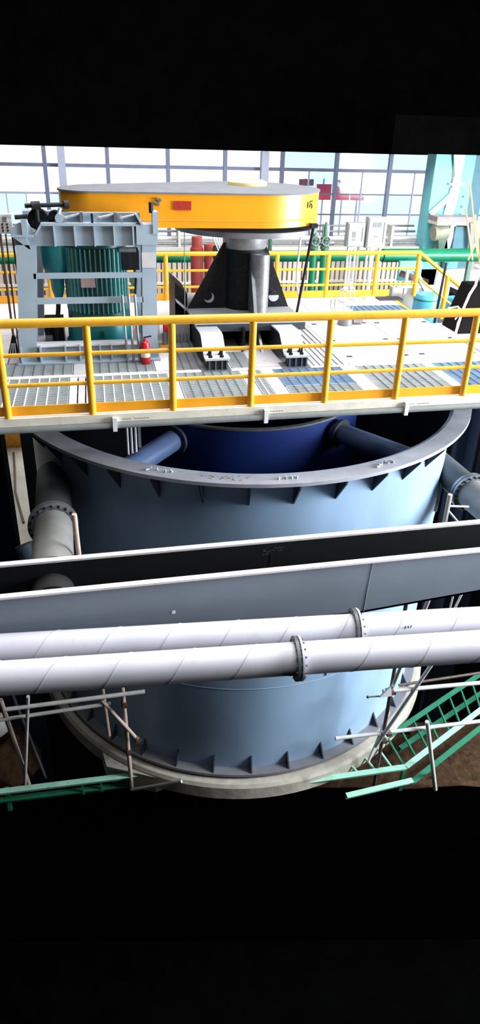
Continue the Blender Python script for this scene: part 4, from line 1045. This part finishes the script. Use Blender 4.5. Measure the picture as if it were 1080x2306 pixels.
# blue barrel and white truss beyond the stair
bl = thing('blue_barrel', 'light blue barrel standing below the stair handrail', 'barrel', (6.5, 6.6, -1.8))
MB().lathe([(0, -1.8), (0.30, -1.8), (0.30, -0.28), (0.27, -0.2), (0, -0.2)], (6.5, 6.6, 0), 28).build('body', 'barrel_blue', bl)
MB().ring((6.5, 6.6, -0.3), (0, 0, 1), 0.30, 0.31, 0.02, 28).build('hoop', 'green', bl)
bl2 = MB().lathe([(0, -1.8), (0.22, -1.8), (0.22, -0.3), (0, -0.3)], (7.25, 6.6, 0), 24).build('blue_barrel', 'barrel_blue'); tag(bl2, 'second blue barrel nearer the right edge', 'barrel')
tw = thing('white_truss', 'white lattice truss leg behind the stair handrail', 'truss', (6.9, 7.2, -1.8))
MB().bar((6.85, 7.0, -1.8), (6.95, 7.0, 0.2), 0.18, 0.12).build('leg', 'white', tw)
MB().bar((6.3, 7.0, 0.25), (6.9, 7.0, -0.6), 0.12, 0.08).build('brace', 'white', tw)
MB().bar((6.5, 7.0, -1.3), (6.9, 7.0, -0.75), 0.12, 0.08).build('brace', 'white', tw)
MB().bar((6.12, 7.0, -0.7), (6.12, 7.0, 0.3), 0.06, 0.06).build('post', 'cream', tw)
MB().bar((5.9, 7.0, -0.12), (6.8, 7.0, -0.12), 0.05, 0.05).build('rail', 'cream', tw)
MB().box(5.95, 7.4, 7.3, 7.5, -1.4, -0.2).build('panel', 'offwhite', tw)
MB().bar((6.1, 7.3, 0.12), (6.8, 7.3, -0.1), 0.1, 0.14).build('timber', 'clamp', tw)
MB().box(6.15, 6.7, 7.5, 7.6, -0.1, 0.35).build('panel', 'cyan', tw)
# maroon hopper with slings
hp = thing('slung_hopper', 'dark maroon hopper bound with pale ropes at the right edge', 'hopper', (5.55, 2.85, 0.0))
MB().hexa([(5.08, 2.6, 0.03), (6.0, 2.6, 0.03), (6.0, 3.2, 0.03), (5.08, 3.2, 0.03), (5.27, 2.7, 0.82), (5.85, 2.7, 0.82), (5.85, 3.1, 0.82), (5.27, 3.1, 0.82)]).build('body', 'maroon', hp)
MB().box(4.95, 6.05, 2.48, 3.3, 0.0, 0.05).build('pallet', 'white', hp)
MB().path([(5.02, 2.58, 0.04), (5.09, 2.6, 0.45), (5.2, 2.66, 0.7), (5.3, 2.7, 0.84), (5.34, 2.75, 1.05)], 0.022, 8).build('rope', 'rope', hp)
MB().path([(5.07, 2.58, 0.44), (5.3, 2.55, 0.38), (5.6, 2.56, 0.36), (5.98, 2.56, 0.40)], 0.016, 8).build('rope', 'rope', hp)
MB().path([(5.07, 2.58, 0.44), (4.98, 2.58, 0.52), (4.82, 2.58, 0.5), (4.75, 2.6, 0.40)], 0.014, 8).build('rope', 'rope', hp)
MB().path([(4.98, 2.6, 0.3), (5.07, 2.58, 0.44), (5.03, 2.58, 0.25), (4.98, 2.5, 0.05)], 0.014, 8).build('rope', 'rope', hp)
b = MB()
for i in range(12):
    x = 5.28+random.uniform(0, .5); z = 0.86+random.uniform(0, .42)
    b.ball((x, 2.72+random.uniform(-.05, .2), z), random.uniform(.05, .10), 8, (1, 1, .8))
b.build('sling_bundle', 'rope', hp)
for (p, q) in (((5.18, 2.9, 1.9), (5.45, 2.9, 1.05)), ((5.0, 2.9, 2.35), (5.36, 2.9, 1.25)), ((5.02, 2.95, 2.0), (5.28, 2.9, 1.2)), ((5.35, 2.9, 1.7), (5.2, 2.9, 1.2))):
    MB().tube(p, q, 0.014, n=8).build('sling_leg', 'sand_yellow', hp)
dp2 = MB().tube((5.02, 3.35, 0.0), (5.28, 3.75, 1.0), 0.022, n=8).build('black_pole', 'black'); tag(dp2, 'thin black pole standing at the platform corner', 'pole')
tb = thing('tool_tray', 'small dark tray by the far right corner of deck', 'tray', (5.1, 5.3, 0.0))
MB().box(4.75, 5.25, 5.2, 5.45, 0.0, 0.03).build('tray', 'navy', tb)
MB().box(4.45, 4.65, 5.25, 5.4, 0.0, 0.07).build('block', 'sand_yellow', tb)

# bright yard seen through the gap at far left
yb_ = thing('orange_skip', 'orange steel skip on the bright floor beyond the left gap', 'skip', (-4.3, 15.2, -7.2))
MB().hexa([(-5.2, 14.8, -7.2), (-3.6, 14.8, -7.2), (-3.6, 16.0, -7.2), (-5.2, 16.0, -7.2), (-5.3, 14.6, -6.5), (-3.5, 14.6, -6.5), (-3.5, 16.1, -6.5), (-5.3, 16.1, -6.5)]).build('body', 'orange', yb_)
MB().box(-5.35, -3.45, 14.55, 14.62, -6.55, -6.45).build('rim', 'sand_yellow', yb_)
cbk = MB().path([(-4.0, 14.3, -7.17), (-3.85, 13, -7.17), (-3.7, 11.5, -7.17), (-3.45, 10.3, -7.17), (-3.3, 9.6, -7.17)], 0.035, 8).build('floor_cable', 'clamp'); tag(cbk, 'brown cable lying along the bright floor in the left gap', 'cable')
blk = MB().tube((-2.06, 0.9, -2.3), (-1.9, 0.7, -2.75), 0.13, n=20).build('pipe_stub', 'frame_dark'); tag(blk, 'short grey pipe stub left of the left discharge pipe', 'pipe')
